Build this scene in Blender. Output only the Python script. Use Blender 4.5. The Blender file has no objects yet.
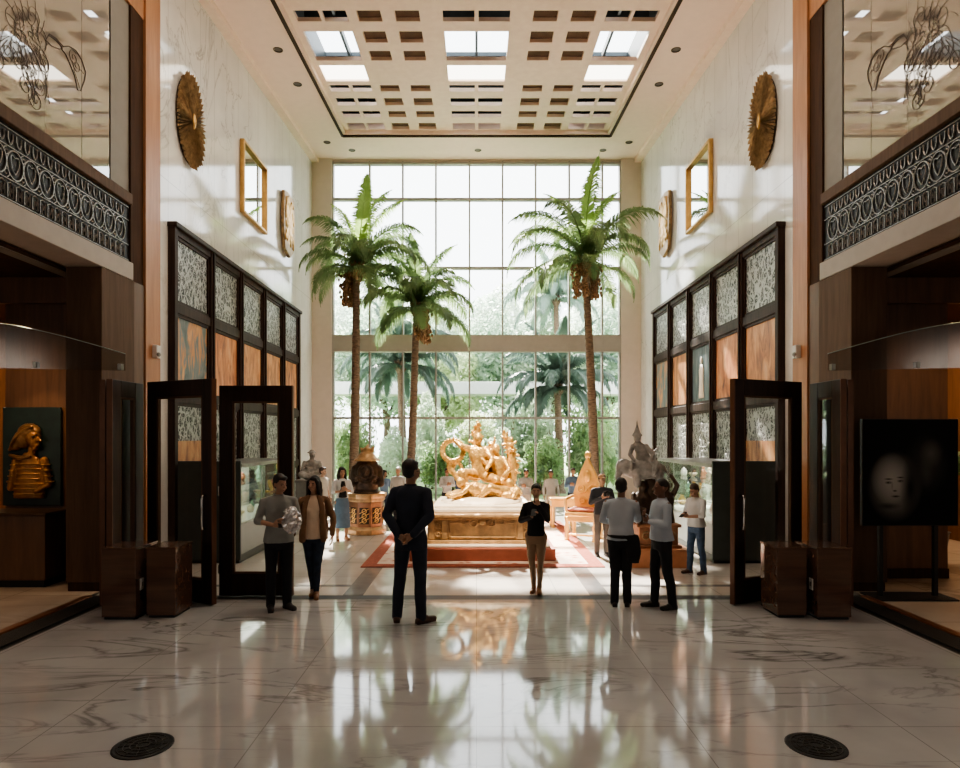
import bpy, math, random
from mathutils import Vector, Matrix
R = math.radians
PI = math.pi
rnd = random.Random(7)
SC = bpy.context.scene
COL = SC.collection
# ------------------------------------------------------------------ camera frame
F, CX, HY, H = 650.0, 476.5, 437.0, 2.05
def px(u, v, Y):            # world point on the plane at depth Y that the photo shows at (u, v)
    return Vector(((u-CX)*Y/F, Y, H-(v-HY)*Y/F))
def gy(v):                  # depth of a ground point at row v
    return F*H/(v-HY)
def zc(Y):                  # the ceiling rises gently towards the window
    return 10.02+0.0625*(Y-11.86)

# ------------------------------------------------------------------ mesh builder
class MB:
    def __init__(s): s.v=[]; s.f=[]; s.m=[]; s.mi=0
    def add(s, vs, fs):
        o=len(s.v); s.v += [tuple(v) for v in vs]
        s.f += [tuple(i+o for i in f) for f in fs]; s.m += [s.mi]*len(fs)
    def box(s, a, b):
        x0,y0,z0=a; x1,y1,z1=b
        s.add([(x0,y0,z0),(x1,y0,z0),(x1,y1,z0),(x0,y1,z0),(x0,y0,z1),(x1,y0,z1),(x1,y1,z1),(x0,y1,z1)],
              [(0,3,2,1),(4,5,6,7),(0,1,5,4),(1,2,6,5),(2,3,7,6),(3,0,4,7)])
    def cbox(s, c, d): s.box([c[i]-d[i]/2 for i in range(3)],[c[i]+d[i]/2 for i in range(3)])
    def obox(s, c, ax, ay, az, d):   # oriented box: axes and sizes
        c=Vector(c); vs=[]
        for k in (-.5,.5):
            for (i,j) in ((-.5,-.5),(.5,-.5),(.5,.5),(-.5,.5)):
                vs.append(c+Vector(ax)*d[0]*i+Vector(ay)*d[1]*j+Vector(az)*d[2]*k)
        s.add(vs,[(0,3,2,1),(4,5,6,7),(0,1,5,4),(1,2,6,5),(2,3,7,6),(3,0,4,7)])
    def quad(s, a,b,c,d): s.add([a,b,c,d],[(0,1,2,3)])
    def frame(s, p, q=None): pass
    def cap(s, p0, r0, p1, r1, n=10, k=3):   # capsule with tapering radius
        p0=Vector(p0); p1=Vector(p1); d=p1-p0
        L=d.length
        d = d/L if L>1e-6 else Vector((0,0,1))
        a=d.orthogonal().normalized(); b=d.cross(a)
        rings=[]
        for i in range(1,k+1):
            t=PI/2*i/k; rings.append((p0-d*r0*math.cos(t), r0*math.sin(t)))
        for i in range(k,0,-1):
            t=PI/2*i/k; rings.append((p1+d*r1*math.cos(t), r1*math.sin(t)))
        vs=[p0-d*r0]; fs=[]
        for c,r in rings:
            for j in range(n):
                t=2*PI*j/n; vs.append(c+(a*math.cos(t)+b*math.sin(t))*r)
        vs.append(p1+d*r1); m=len(rings)
        for j in range(n): fs.append((0,1+(j+1)%n,1+j))
        for i in range(m-1):
            for j in range(n):
                q=1+i*n; fs.append((q+j,q+(j+1)%n,q+n+(j+1)%n,q+n+j))
        e=len(vs)-1; q=1+(m-1)*n
        for j in range(n): fs.append((q+j,q+(j+1)%n,e))
        s.add(vs,fs)
    def chain(s, pts, rs, n=10):
        for i in range(len(pts)-1): s.cap(pts[i],rs[i],pts[i+1],rs[i+1],n)
    def ell(s, c, r, n=14, m=9, M=None):
        vs=[];fs=[]; c=Vector(c)
        def P(x,y,z):
            v=Vector((x*r[0],y*r[1],z*r[2]))
            if M is not None: v=M@v
            return c+v
        vs.append(P(0,0,-1))
        for i in range(1,m):
            t=PI*i/m
            for j in range(n):
                a=2*PI*j/n; vs.append(P(math.sin(t)*math.cos(a),math.sin(t)*math.sin(a),-math.cos(t)))
        vs.append(P(0,0,1)); e=len(vs)-1
        for j in range(n): fs.append((0,1+(j+1)%n,1+j))
        for i in range(m-2):
            for j in range(n):
                q=1+i*n; fs.append((q+j,q+(j+1)%n,q+n+(j+1)%n,q+n+j))
        q=1+(m-2)*n
        for j in range(n): fs.append((q+j,q+(j+1)%n,e))
        s.add(vs,fs)
    def loft(s, rings, n=22, caps=True):     # rings: (cx,cy,z,rx,ry) horizontal superellipses
        vs=[];fs=[]
        for (cx,cy,z,rx,ry) in rings:
            for j in range(n):
                a=2*PI*j/n; ca,sa=math.cos(a),math.sin(a)
                vs.append((cx+rx*math.copysign(abs(ca)**.85,ca), cy+ry*math.copysign(abs(sa)**.85,sa), z))
        for i in range(len(rings)-1):
            for j in range(n): fs.append((i*n+j,i*n+(j+1)%n,(i+1)*n+(j+1)%n,(i+1)*n+j))
        if caps:
            fs.append(tuple(range(n-1,-1,-1))); q=(len(rings)-1)*n; fs.append(tuple(q+j for j in range(n)))
        s.add(vs,fs)
    def lathe(s, prof, c=(0,0,0), n=20, sq=None):     # profile (r,z)
        vs=[];fs=[]
        for r,z in prof:
            for j in range(n):
                a=2*PI*j/n+ (PI/n if sq else 0); vs.append((c[0]+r*math.cos(a),c[1]+r*math.sin(a),c[2]+z))
        for i in range(len(prof)-1):
            for j in range(n): fs.append((i*n+j,i*n+(j+1)%n,(i+1)*n+(j+1)%n,(i+1)*n+j))
        fs.append(tuple(range(n-1,-1,-1))); q=(len(prof)-1)*n; fs.append(tuple(q+j for j in range(n)))
        s.add(vs,fs)
    def ring(s, c, ax, ay, Rr, r, n=20, m=6, a0=0, a1=2*PI):
        c=Vector(c);ax=Vector(ax);ay=Vector(ay)
        pts=[c+ax*math.cos(a0+(a1-a0)*i/n)*Rr+ay*math.sin(a0+(a1-a0)*i/n)*Rr for i in range(n+1)]
        s.tube(pts,r,m)
    def tube(s, pts, r, m=5, r1=None):
        pts=[Vector(p) for p in pts]; vs=[];fs=[]; k=len(pts)
        up=None
        for i,p in enumerate(pts):
            d=(pts[min(i+1,k-1)]-pts[max(i-1,0)])
            if d.length<1e-9: d=Vector((0,0,1))
            d.normalize()
            if up is None: up=d.orthogonal().normalized()
            up=(up-d*up.dot(d)); up = up.normalized() if up.length>1e-6 else d.orthogonal().normalized()
            b=d.cross(up); rr=r if r1 is None else r+(r1-r)*i/(k-1)
            for j in range(m):
                a=2*PI*j/m; vs.append(p+(up*math.cos(a)+b*math.sin(a))*rr)
        for i in range(k-1):
            for j in range(m): fs.append((i*m+j,i*m+(j+1)%m,(i+1)*m+(j+1)%m,(i+1)*m+j))
        fs.append(tuple(range(m-1,-1,-1))); fs.append(tuple((k-1)*m+j for j in range(m)))
        s.add(vs,fs)
    def prism(s, poly, mat):     # polygon in (a,b), mat maps (a,b,depth 0/1)->world
        n=len(poly); vs=[mat(a,b,0) for a,b in poly]+[mat(a,b,1) for a,b in poly]
        fs=[tuple(range(n-1,-1,-1)),tuple(range(n,2*n))]
        fs+=[(i,(i+1)%n,n+(i+1)%n,n+i) for i in range(n)]
        s.add(vs,fs)
    def scaled(s,k):
        s.v=[(x*k,y*k,z*k) for x,y,z in s.v]; return s
    def xf(s,M):
        s.v=[tuple(M@Vector(v)) for v in s.v]; return s
    def mesh(s, name, smooth=False):
        me=bpy.data.meshes.new(name); me.from_pydata(s.v,[],s.f); me.update()
        if smooth: me.polygons.foreach_set('use_smooth',[True]*len(me.polygons))
        return me
    def build(s, name, mat, parent=None, smooth=False, bevel=0, angle=None):
        me=s.mesh(name,smooth)
        mats=mat if isinstance(mat,(list,tuple)) else [mat]
        for m in mats: me.materials.append(m)
        if len(mats)>1: me.polygons.foreach_set('material_index',s.m)
        o=bpy.data.objects.new(name,me); COL.objects.link(o)
        if parent is not None: o.parent=parent
        if bevel:
            b=o.modifiers.new('bev','BEVEL'); b.width=bevel; b.segments=2; b.limit_method='ANGLE'; b.angle_limit=R(40)
        return o

def fuse(mb, voxel, name, mat, parent=None, it=4, wr=0, wsc=.12, floor=None, fac=.5):
    """union of overlapping closed shapes as one continuous smooth surface"""
    me=mb.mesh('t'); o=bpy.data.objects.new('t',me); COL.objects.link(o)
    r=o.modifiers.new('r','REMESH'); r.mode='VOXEL'; r.voxel_size=voxel; r.use_smooth_shade=True
    if it:
        sm=o.modifiers.new('s','SMOOTH'); sm.factor=fac; sm.iterations=it
    if wr:
        tx=bpy.data.textures.new('w','CLOUDS'); tx.noise_scale=wsc; tx.noise_depth=2
        dm=o.modifiers.new('d','DISPLACE'); dm.texture=tx; dm.strength=wr; dm.mid_level=.5; dm.texture_coords='LOCAL'
    dg=bpy.context.evaluated_depsgraph_get(); dg.update()
    me2=bpy.data.meshes.new_from_object(o.evaluated_get(dg))
    bpy.data.objects.remove(o); bpy.data.meshes.remove(me)
    me2.name=name; me2.materials.clear(); me2.materials.append(mat)
    if floor is not None:
        for v in me2.vertices:
            if v.co.z<floor: v.co.z=floor
    me2.polygons.foreach_set('use_smooth',[True]*len(me2.polygons)); me2.update()
    q=bpy.data.objects.new(name,me2); COL.objects.link(q)
    if parent is not None: q.parent=parent
    return q

def thing(name, label, cat, loc=(0,0,0), rz=0, group=None):
    o=bpy.data.objects.new(name,None); COL.objects.link(o); o.location=loc; o.rotation_euler=(0,0,rz)
    o.empty_display_size=.1
    return tag(o,label,cat,group)
def tag(o,label,cat,group=None,kind=None):
    o['label']=label; o['category']=cat
    if group: o['group']=group
    if kind: o['kind']=kind
    return o
def struct(o, label=None):
    o['kind']='structure'
    if label: o['label']=label
    return o
def dup(root, loc=None, rz=None, label=None, scale=None, group=None):
    def cp(o,par):
        c=o.copy(); COL.objects.link(c); c.parent=par
        for ch in list(o.children): cp(ch,c)
        return c
    r=cp(root,None)
    if loc is not None: r.location=loc
    if rz is not None: r.rotation_euler=(0,0,rz)
    if scale: r.scale=(scale,)*3
    if label: r['label']=label
    if group: r['group']=group
    return r

# ------------------------------------------------------------------ materials
def new_mat(name):
    m=bpy.data.materials.new(name); m.use_nodes=True; nt=m.node_tree; nt.nodes.clear()
    out=nt.nodes.new('ShaderNodeOutputMaterial'); return m,nt,out
def N(nt,t,**k):
    n=nt.nodes.new('ShaderNode'+t)
    for a,b in k.items():
        if a.startswith('i_'):
            n.inputs[a[2:].replace('_',' ')].default_value=b
        else: setattr(n,a,b)
    return n
def c4(c): return (c[0],c[1],c[2],1)
def ramp(nt,stops,interp='LINEAR'):
    r=nt.nodes.new('ShaderNodeValToRGB'); e=r.color_ramp.elements; r.color_ramp.interpolation=interp
    e[0].position,e[0].color=stops[0][0],c4(stops[0][1]); e[1].position,e[1].color=stops[-1][0],c4(stops[-1][1])
    for p,c in stops[1:-1]:
        x=e.new(p); x.color=c4(c)
    return r
def pbsdf(nt,out,rough=.5,metal=0,spec=.5,coat=0):
    b=nt.nodes.new('ShaderNodeBsdfPrincipled'); b.inputs['Roughness'].default_value=rough; b.inputs['Metallic'].default_value=metal
    b.inputs['Specular IOR Level'].default_value=spec; b.inputs['Coat Weight'].default_value=coat
    nt.links.new(b.outputs[0],out.inputs[0]); return b
def M(name,col,rough=.5,metal=0,var=.15,sc=6,bump=0,bsc=30,spec=.5,coat=0,stretch=(1,1,1)):
    m,nt,out=new_mat(name); b=pbsdf(nt,out,rough,metal,spec,coat); L=nt.links.new
    tc=N(nt,'TexCoord'); mp=N(nt,'Mapping'); mp.inputs['Scale'].default_value=stretch
    L(tc.outputs['Object'],mp.inputs[0])
    no=N(nt,'TexNoise',i_Scale=sc,i_Detail=4.0); L(mp.outputs[0],no.inputs['Vector'])
    lo=[max(0,c*(1-var)) for c in col]; hi=[min(1,c*(1+var)) for c in col]
    r=ramp(nt,[(.3,lo),(.7,hi)]); L(no.outputs['Fac'],r.inputs[0]); L(r.outputs[0],b.inputs['Base Color'])
    if bump:
        n2=N(nt,'TexNoise',i_Scale=bsc,i_Detail=3.0); L(mp.outputs[0],n2.inputs['Vector'])
        bp=N(nt,'Bump',i_Strength=bump,i_Distance=.02); L(n2.outputs['Fac'],bp.inputs['Height']); L(bp.outputs[0],b.inputs['Normal'])
    return m
def wood(name,c0,c1,rough=.35,axis=2,sc=3,coat=.2,spec=.5):
    m,nt,out=new_mat(name); b=pbsdf(nt,out,rough,coat=coat,spec=spec); L=nt.links.new
    tc=N(nt,'TexCoord'); mp=N(nt,'Mapping'); s=[sc*4]*3; s[axis]=sc*.35; mp.inputs['Scale'].default_value=s
    L(tc.outputs['Object'],mp.inputs[0])
    no=N(nt,'TexNoise',i_Scale=1.0,i_Detail=6.0,i_Roughness=.6,i_Distortion=.6); L(mp.outputs[0],no.inputs['Vector'])
    r=ramp(nt,[(.3,c0),(.7,c1)]); L(no.outputs['Fac'],r.inputs[0]); L(r.outputs[0],b.inputs['Base Color'])
    return m
def marble(name,base,vein,rough,tile,joint,spec=.6,vs=.35,vw=.05,axes='XY',jw=.006,coat=0,cloud=.06):
    """polished stone slabs with diagonal veins and thin joints"""
    m,nt,out=new_mat(name); b=pbsdf(nt,out,rough,spec=spec,coat=coat); L=nt.links.new
    ge=N(nt,'NewGeometry'); mp=N(nt,'Mapping'); mp.inputs['Rotation'].default_value=(.2,.3,R(28)); mp.inputs['Scale'].default_value=(vs*.55,vs*1.8,vs*1.2)
    L(ge.outputs['Position'],mp.inputs[0])
    n1=N(nt,'TexNoise',i_Scale=1.4,i_Detail=7.0,i_Roughness=.55,i_Distortion=1.2); L(mp.outputs[0],n1.inputs['Vector'])
    su=N(nt,'Math',operation='SUBTRACT'); su.inputs[1].default_value=.5; L(n1.outputs['Fac'],su.inputs[0])
    ab=N(nt,'Math',operation='ABSOLUTE'); L(su.outputs[0],ab.inputs[0])
    rv=ramp(nt,[(0,(1,1,1)),(vw*.4,(.45,.45,.45)),(vw,(0,0,0))]); L(ab.outputs[0],rv.inputs[0])
    n2=N(nt,'TexNoise',i_Scale=.5,i_Detail=3.0); L(ge.outputs['Position'],n2.inputs['Vector'])
    r2=ramp(nt,[(.4,(0,0,0)),(.65,(1,1,1))]); L(n2.outputs['Fac'],r2.inputs[0])
    mu=N(nt,'Math',operation='MULTIPLY'); L(rv.outputs[0],mu.inputs[0]); L(r2.outputs[0],mu.inputs[1])
    n3=N(nt,'TexNoise',i_Scale=1.1,i_Detail=4.0); L(ge.outputs['Position'],n3.inputs['Vector'])
    r3=ramp(nt,[(.3,[c*(1-cloud*1.6) for c in base]),(.7,[min(1,c*(1+cloud)) for c in base])]); L(n3.outputs['Fac'],r3.inputs[0])
    mx=N(nt,'MixRGB'); L(mu.outputs[0],mx.inputs[0]); L(r3.outputs[0],mx.inputs[1]); mx.inputs[2].default_value=c4(vein)
    last=mx.outputs[0]
    if tile:
        se=N(nt,'SeparateXYZ'); L(ge.outputs['Position'],se.inputs[0]); js=None
        for ax,t in zip(axes,tile):
            dv=N(nt,'Math',operation='DIVIDE'); dv.inputs[1].default_value=t; L(se.outputs[ax],dv.inputs[0])
            fr=N(nt,'Math',operation='FRACT'); L(dv.outputs[0],fr.inputs[0])
            pp=N(nt,'Math',operation='PINGPONG'); pp.inputs[1].default_value=.5; L(fr.outputs[0],pp.inputs[0])
            lt=N(nt,'Math',operation='LESS_THAN'); lt.inputs[1].default_value=jw/t; L(pp.outputs[0],lt.inputs[0])
            if js is None: js=lt.outputs[0]
            else:
                mm=N(nt,'Math',operation='MAXIMUM'); L(js,mm.inputs[0]); L(lt.outputs[0],mm.inputs[1]); js=mm.outputs[0]
        mj=N(nt,'MixRGB'); L(js,mj.inputs[0]); L(last,mj.inputs[1]); mj.inputs[2].default_value=c4(joint); last=mj.outputs[0]
    L(last,b.inputs['Base Color'])
    return m
def glass(name,tint=(1,1,1),k=1.0,base=0.0,rough=0.0):
    m,nt,out=new_mat(name); L=nt.links.new
    t=N(nt,'BsdfTransparent'); t.inputs[0].default_value=c4(tint)
    g=N(nt,'BsdfGlossy'); g.inputs['Roughness'].default_value=rough
    ge=N(nt,'NewGeometry'); io=N(nt,'Math',operation='MULTIPLY_ADD'); io.inputs[1].default_value=1/1.45-1.45; io.inputs[2].default_value=1.45; L(ge.outputs['Backfacing'],io.inputs[0])
    fr=N(nt,'Fresnel'); L(io.outputs[0],fr.inputs['IOR']); mu=N(nt,'Math',operation='MULTIPLY_ADD'); mu.inputs[1].default_value=k; mu.inputs[2].default_value=base; mu.use_clamp=True
    L(fr.outputs[0],mu.inputs[0]); mx=N(nt,'MixShader'); L(mu.outputs[0],mx.inputs[0]); L(t.outputs[0],mx.inputs[1]); L(g.outputs[0],mx.inputs[2])
    L(mx.outputs[0],out.inputs[0]); return m
def leaf(name,c0,c1,tr=.45,sc=1.5,rough=.45):
    m,nt,out=new_mat(name); L=nt.links.new
    ge=N(nt,'NewGeometry'); no=N(nt,'TexNoise',i_Scale=sc,i_Detail=5.0); L(ge.outputs['Position'],no.inputs['Vector'])
    r=ramp(nt,[(.32,c0),(.68,c1)]); L(no.outputs['Fac'],r.inputs[0])
    b=N(nt,'BsdfPrincipled',i_Roughness=rough); L(r.outputs[0],b.inputs['Base Color'])
    t=N(nt,'BsdfTranslucent'); L(r.outputs[0],t.inputs[0])
    mx=N(nt,'MixShader'); mx.inputs[0].default_value=tr; L(b.outputs[0],mx.inputs[1]); L(t.outputs[0],mx.inputs[2]); L(mx.outputs[0],out.inputs[0]); return m
def emit(name,col,st):
    m,nt,out=new_mat(name); e=N(nt,'Emission'); e.inputs[0].default_value=c4(col); e.inputs[1].default_value=st; nt.links.new(e.outputs[0],out.inputs[0]); return m
def carved(name,dark,light,sc=9,metal=.4,rough=.4):
    """pierced scroll lattice: light ribs over dark openings"""
    m,nt,out=new_mat(name); b=pbsdf(nt,out,rough,metal); L=nt.links.new
    ge=N(nt,'NewGeometry'); n0=N(nt,'TexNoise',i_Scale=6.0,i_Detail=2.0); L(ge.outputs['Position'],n0.inputs['Vector'])
    ad=N(nt,'MixRGB',blend_type='ADD'); ad.inputs[0].default_value=.12; L(ge.outputs['Position'],ad.inputs[1]); L(n0.outputs['Color'],ad.inputs[2])
    mp=N(nt,'Mapping'); mp.inputs['Scale'].default_value=(1,1.25,.75); L(ad.outputs[0],mp.inputs[0])
    vo=N(nt,'TexVoronoi',feature='DISTANCE_TO_EDGE',i_Scale=sc); L(mp.outputs[0],vo.inputs['Vector'])
    v2=N(nt,'TexVoronoi',feature='F1',i_Scale=sc*1.9); L(mp.outputs[0],v2.inputs['Vector'])
    wv=N(nt,'Math',operation='SINE'); ml=N(nt,'Math',operation='MULTIPLY'); ml.inputs[1].default_value=16; L(v2.outputs['Distance'],ml.inputs[0]); L(ml.outputs[0],wv.inputs[0])
    r1=ramp(nt,[(.0,(1,1,1)),(.07,(1,1,1)),(.12,(0,0,0))]); L(vo.outputs['Distance'],r1.inputs[0])
    r2=ramp(nt,[(.25,(0,0,0)),(.6,(.9,.9,.9))]); L(wv.outputs[0],r2.inputs[0])
    mx=N(nt,'Math',operation='MAXIMUM'); L(r1.outputs[0],mx.inputs[0]); L(r2.outputs[0],mx.inputs[1])
    cm=N(nt,'MixRGB'); L(mx.outputs[0],cm.inputs[0]); cm.inputs[1].default_value=c4(dark); cm.inputs[2].default_value=c4(light); L(cm.outputs[0],b.inputs['Base Color'])
    bp=N(nt,'Bump',i_Strength=.8,i_Distance=.03); L(mx.outputs[0],bp.inputs['Height']); L(bp.outputs[0],b.inputs['Normal'])
    return m
def painted(name,stops,seed,st=(1,2.2,.55)):
    """aged painted panel: streaky vertical patches"""
    m,nt,out=new_mat(name); b=pbsdf(nt,out,.42,.0); L=nt.links.new
    ge=N(nt,'NewGeometry'); mp=N(nt,'Mapping'); mp.inputs['Scale'].default_value=st; mp.inputs['Location'].default_value=(seed*3.1,seed*1.7,seed*2.3); L(ge.outputs['Position'],mp.inputs[0])
    no=N(nt,'TexNoise',i_Scale=2.6,i_Detail=7.0,i_Roughness=.62,i_Distortion=.7); L(mp.outputs[0],no.inputs['Vector'])
    r=ramp(nt,stops); L(no.outputs['Fac'],r.inputs[0]); L(r.outputs[0],b.inputs['Base Color']); return m

MT={}
MT['floor']=marble('marble floor',(.53,.525,.52),(.17,.165,.16),.065,(1.5,1.15),(.32,.31,.30),spec=.95,vs=.55,vw=.026,coat=.25,jw=.004,cloud=.1)
MT['hall']=marble('hall stone floor',(.60,.55,.49),(.45,.42,.39),.13,(1.06,1.06),(.38,.36,.34),spec=.6,vs=.5,vw=.03)
MT['band']=M('grey stone band',(.23,.225,.22),.16,var=.1)
MT['thresh']=M('dark bronze threshold',(.05,.047,.044),.5,.2)
MT['wingfloor']=marble('beige stone floor',(.66,.53,.42),(.4,.32,.26),.2,(1.2,1.2),(.35,.28,.22))
MT['wall']=marble('polished wall marble',(.80,.785,.75),(.52,.49,.46),.085,(1.18,0,),(.66,.64,.61),spec=.75,vs=.35,vw=.02,axes='YZ',jw=.012) if False else marble('polished wall marble',(.80,.785,.75),(.50,.48,.45),.085,(.62,6.2),(.50,.485,.46),spec=.75,vs=.33,vw=.014,axes='YZ',jw=.006)
MT['beige']=M('warm beige plaster',(.66,.55,.475),.7,var=.03)
MT['ceil']=M('cream ceiling plaster',(.98,.77,.66),.75,var=.02)
MT['lattice']=M('cream coffer timber',(.98,.76,.63),.55,var=.05)
MT['cofdark']=M('brown coffer back',(.13,.075,.045),.7)
MT['steel']=M('blue grey skylight steel',(.05,.066,.076),.4,.3)
MT['shadow']=M('dark shadow gap',(.06,.035,.02),.8)  # shade of gaps and recesses put into an even dark colour
MT['mull']=M('champagne aluminium',(.36,.34,.31),.4,.3,var=.05)
MT['spandrel']=M('champagne spandrel panel',(.42,.375,.335),.45,.1,var=.04)
MT['orange_wood']=wood('honey veneer',(.36,.16,.075),(.50,.25,.125),.42,coat=0)
MT['dark_wood']=wood('dark brown veneer',(.045,.022,.012),(.085,.042,.022),.7,coat=0,spec=.15)
MT['wing_wood']=wood('walnut veneer',(.105,.050,.023),(.175,.083,.038),.45,coat=0)
MT['col_wood']=wood('pale walnut veneer',(.095,.055,.034),(.14,.083,.052),.6,coat=0,spec=.2)
MT['screen_wood']=wood('blackened timber',(.026,.015,.011),(.065,.037,.027),.5,sc=4,coat=0,spec=.2)
MT['door_wood']=wood('espresso timber',(.024,.013,.009),(.048,.025,.017),.45,sc=4,coat=0,spec=.25)
MT['box_wood']=wood('mahogany veneer',(.085,.045,.030),(.14,.072,.048),.18,axis=0,coat=.5)
MT['glass']=glass('clear glass')
MT['facade']=glass('facade glass',(.97,.985,.98),.7)
MT['smoked']=glass('added wing window glass',(.30,.26,.22),.7)  # tinted dark to limit the daylight from the added wing windows
MT['vitrine']=glass('vitrine glass',(.93,.965,.95),.9)
def lacquer_glass():
    m,nt,out=new_mat('gallery glass'); L=nt.links.new
    t=N(nt,'BsdfTransparent'); t.inputs[0].default_value=(.7,.68,.64,1); d=N(nt,'BsdfDiffuse'); d.inputs[0].default_value=(.46,.41,.35,1); g=N(nt,'BsdfGlossy'); g.inputs['Roughness'].default_value=.01
    a=N(nt,'MixShader'); a.inputs[0].default_value=.8; L(t.outputs[0],a.inputs[1]); L(d.outputs[0],a.inputs[2])
    b2=N(nt,'MixShader'); b2.inputs[0].default_value=.42; L(a.outputs[0],b2.inputs[1]); L(g.outputs[0],b2.inputs[2]); L(b2.outputs[0],out.inputs[0]); return m
MT['gallery']=lacquer_glass()
MT['canopyg']=glass('smoky canopy glass',(.70,.68,.63),.9,.22,.16)
MT['glassedge']=M('polished glass edge',(.30,.36,.33),.2)
MT['backing']=M('grey beige backing',(.25,.225,.195),.6,var=.05)
MT['grille']=M('pewter scrollwork',(.27,.25,.23),.4,.6,var=.2,sc=20)
MT['grille_back']=M('black grille panel',(.012,.010,.010),.5)
MT['fascia']=M('taupe fascia',(.36,.30,.255),.5,var=.05)
MT['etch']=M('brown etched line',(.10,.07,.055),.6)
MT['carve']=carved('pierced silver lattice',(.035,.033,.031),(.46,.445,.42),7)
MT['carve2']=carved('pierced dark lattice',(.05,.05,.048),(.36,.36,.34),8)
MT['paint0']=painted('orange painted panel',[(.32,(.08,.05,.04)),(.42,(.45,.16,.06)),(.52,(.66,.28,.11)),(.68,(.78,.46,.24))],1)
MT['paint1']=painted('teal and orange painted panel',[(.35,(.10,.13,.13)),(.5,(.20,.23,.22)),(.56,(.58,.27,.11)),(.7,(.72,.42,.2))],2)
MT['paint2']=painted('amber painted panel',[(.3,(.07,.08,.08)),(.42,(.42,.17,.07)),(.55,(.68,.33,.14)),(.72,(.76,.48,.26))],5)
MT['paint3']=painted('slate painted panel',[(.35,(.06,.09,.10)),(.55,(.13,.17,.18)),(.68,(.30,.30,.27))],3)
MT['gold']=M('polished gold',(.90,.56,.22),.32,.7,var=.12,bump=.25,bsc=18)
MT['statue_gold']=M('pale gilding',(.90,.47,.16),.30,.55,var=.4,sc=16,bump=1.0,bsc=24)
MT['oldgold']=M('antique gold',(.36,.245,.13),.45,.6,var=.35,sc=10,bump=.5,bsc=25)
MT['mframe']=M('brushed gold frame',(.55,.34,.13),.35,.8,var=.2)
MT['bronze']=M('dark bronze',(.085,.055,.038),.38,.6,var=.4,sc=9,bump=.4,bsc=25)
MT['redbrown']=M('red bronze',(.34,.16,.085),.4,.35,var=.3,sc=7,bump=.35,bsc=20)
MT['plinth']=M('gilded bronze casing',(.52,.32,.16),.38,.4,var=.3,sc=8,bump=.3,bsc=16)
MT['copper']=M('copper trim',(.26,.10,.045),.4,.6)
MT['edge']=M('brown edge strip',(.13,.055,.028),.45,.3)
MT['slab']=M('cream stone slab',(.85,.74,.60),.4,var=.12,sc=4)
MT['stone']=M('grey carved stone',(.28,.26,.24),.65,var=.4,sc=8,bump=.6,bsc=18)
MT['redstep']=M('red step cloth',(.34,.10,.06),.7,var=.15)
MT['terracotta']=M('terracotta plinth',(.55,.24,.12),.5,var=.12)
MT['greenbase']=M('charcoal green lacquer',(.055,.07,.066),.35,var=.1)
MT['greybase']=M('grey green laminate',(.30,.32,.30),.4,var=.05)
MT['casetop']=M('brushed case frame',(.30,.30,.28),.35,.6)
MT['linen']=M('pale linen display board',(.70,.68,.60),.8,var=.05)
MT['black']=M('black rubber',(.015,.014,.013),.55,var=.3,sc=60,bump=.3,bsc=200)
MT['chrome']=M('brushed chrome',(.7,.7,.68),.18,1,var=.03)
MT['white']=M('white plastic',(.75,.73,.70),.4,var=.03)
MT['trunk']=M('palm trunk bark',(.20,.14,.095),.85,var=.45,sc=9,bump=.8,bsc=14,stretch=(1,1,3))
MT['bark']=M('tree bark',(.16,.12,.085),.9,var=.4,bump=.6,bsc=10)
MT['frond']=leaf('palm frond',(.13,.20,.09),(.31,.41,.19),.55)
MT['frondtop']=leaf('young palm frond',(.24,.37,.09),(.42,.54,.20),.6)
MT['frondfar']=leaf('haze tinted palm frond',(.24,.33,.27),(.34,.44,.36),.4)  # distance haze put into the frond colour
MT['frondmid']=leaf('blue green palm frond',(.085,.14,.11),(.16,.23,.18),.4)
MT['fruit']=M('palm fruit',(.27,.155,.075),.6,var=.5,sc=30)
MT['leafA']=leaf('haze tinted pale foliage',(.50,.60,.47),(.62,.71,.55),.6,.8)  # garden haze lightens this and the next two foliage colours
MT['leafB']=leaf('haze tinted mid foliage',(.38,.50,.40),(.50,.61,.48),.6,.8)
MT['leafC']=leaf('haze tinted yellow green foliage',(.52,.62,.38),(.66,.74,.48),.6,.9)
MT['leafD']=leaf('hedge foliage',(.22,.35,.17),(.42,.54,.29),.55,2)
MT['lawn']=M('lawn',(.30,.40,.2),.9,var=.3,sc=2)
MT['soil']=M('planter soil',(.07,.05,.035),.95,var=.4,sc=20,bump=.6)
MT['concrete']=M('white rendered wall',(.72,.74,.72),.8,var=.05)
MT['planter']=M('dark stone planter',(.17,.155,.14),.4,var=.15)
MT['glow_panel']=emit('opal daylight glow panel',(1,.93,.80),2.2)  # emission stands in for daylight through diffusing glass
MT['lens']=M('grey downlight lens',(.12,.10,.08),.3)
# carpet with red border and pale figured field
def carpet_mat():
    m,nt,out=new_mat('figured carpet'); b=pbsdf(nt,out,.95,spec=.1); L=nt.links.new
    ge=N(nt,'NewGeometry'); vo=N(nt,'TexVoronoi',i_Scale=5.0); L(ge.outputs['Position'],vo.inputs['Vector'])
    r=ramp(nt,[(.12,(.42,.15,.10)),(.25,(.62,.40,.31)),(.5,(.70,.57,.47))]); L(vo.outputs['Distance'],r.inputs[0]); L(r.outputs[0],b.inputs['Base Color']); return m
MT['carpet']=carpet_mat()
MT['carpet_edge']=M('red carpet border',(.38,.13,.09),.95,var=.2,sc=20,spec=.1)

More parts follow.
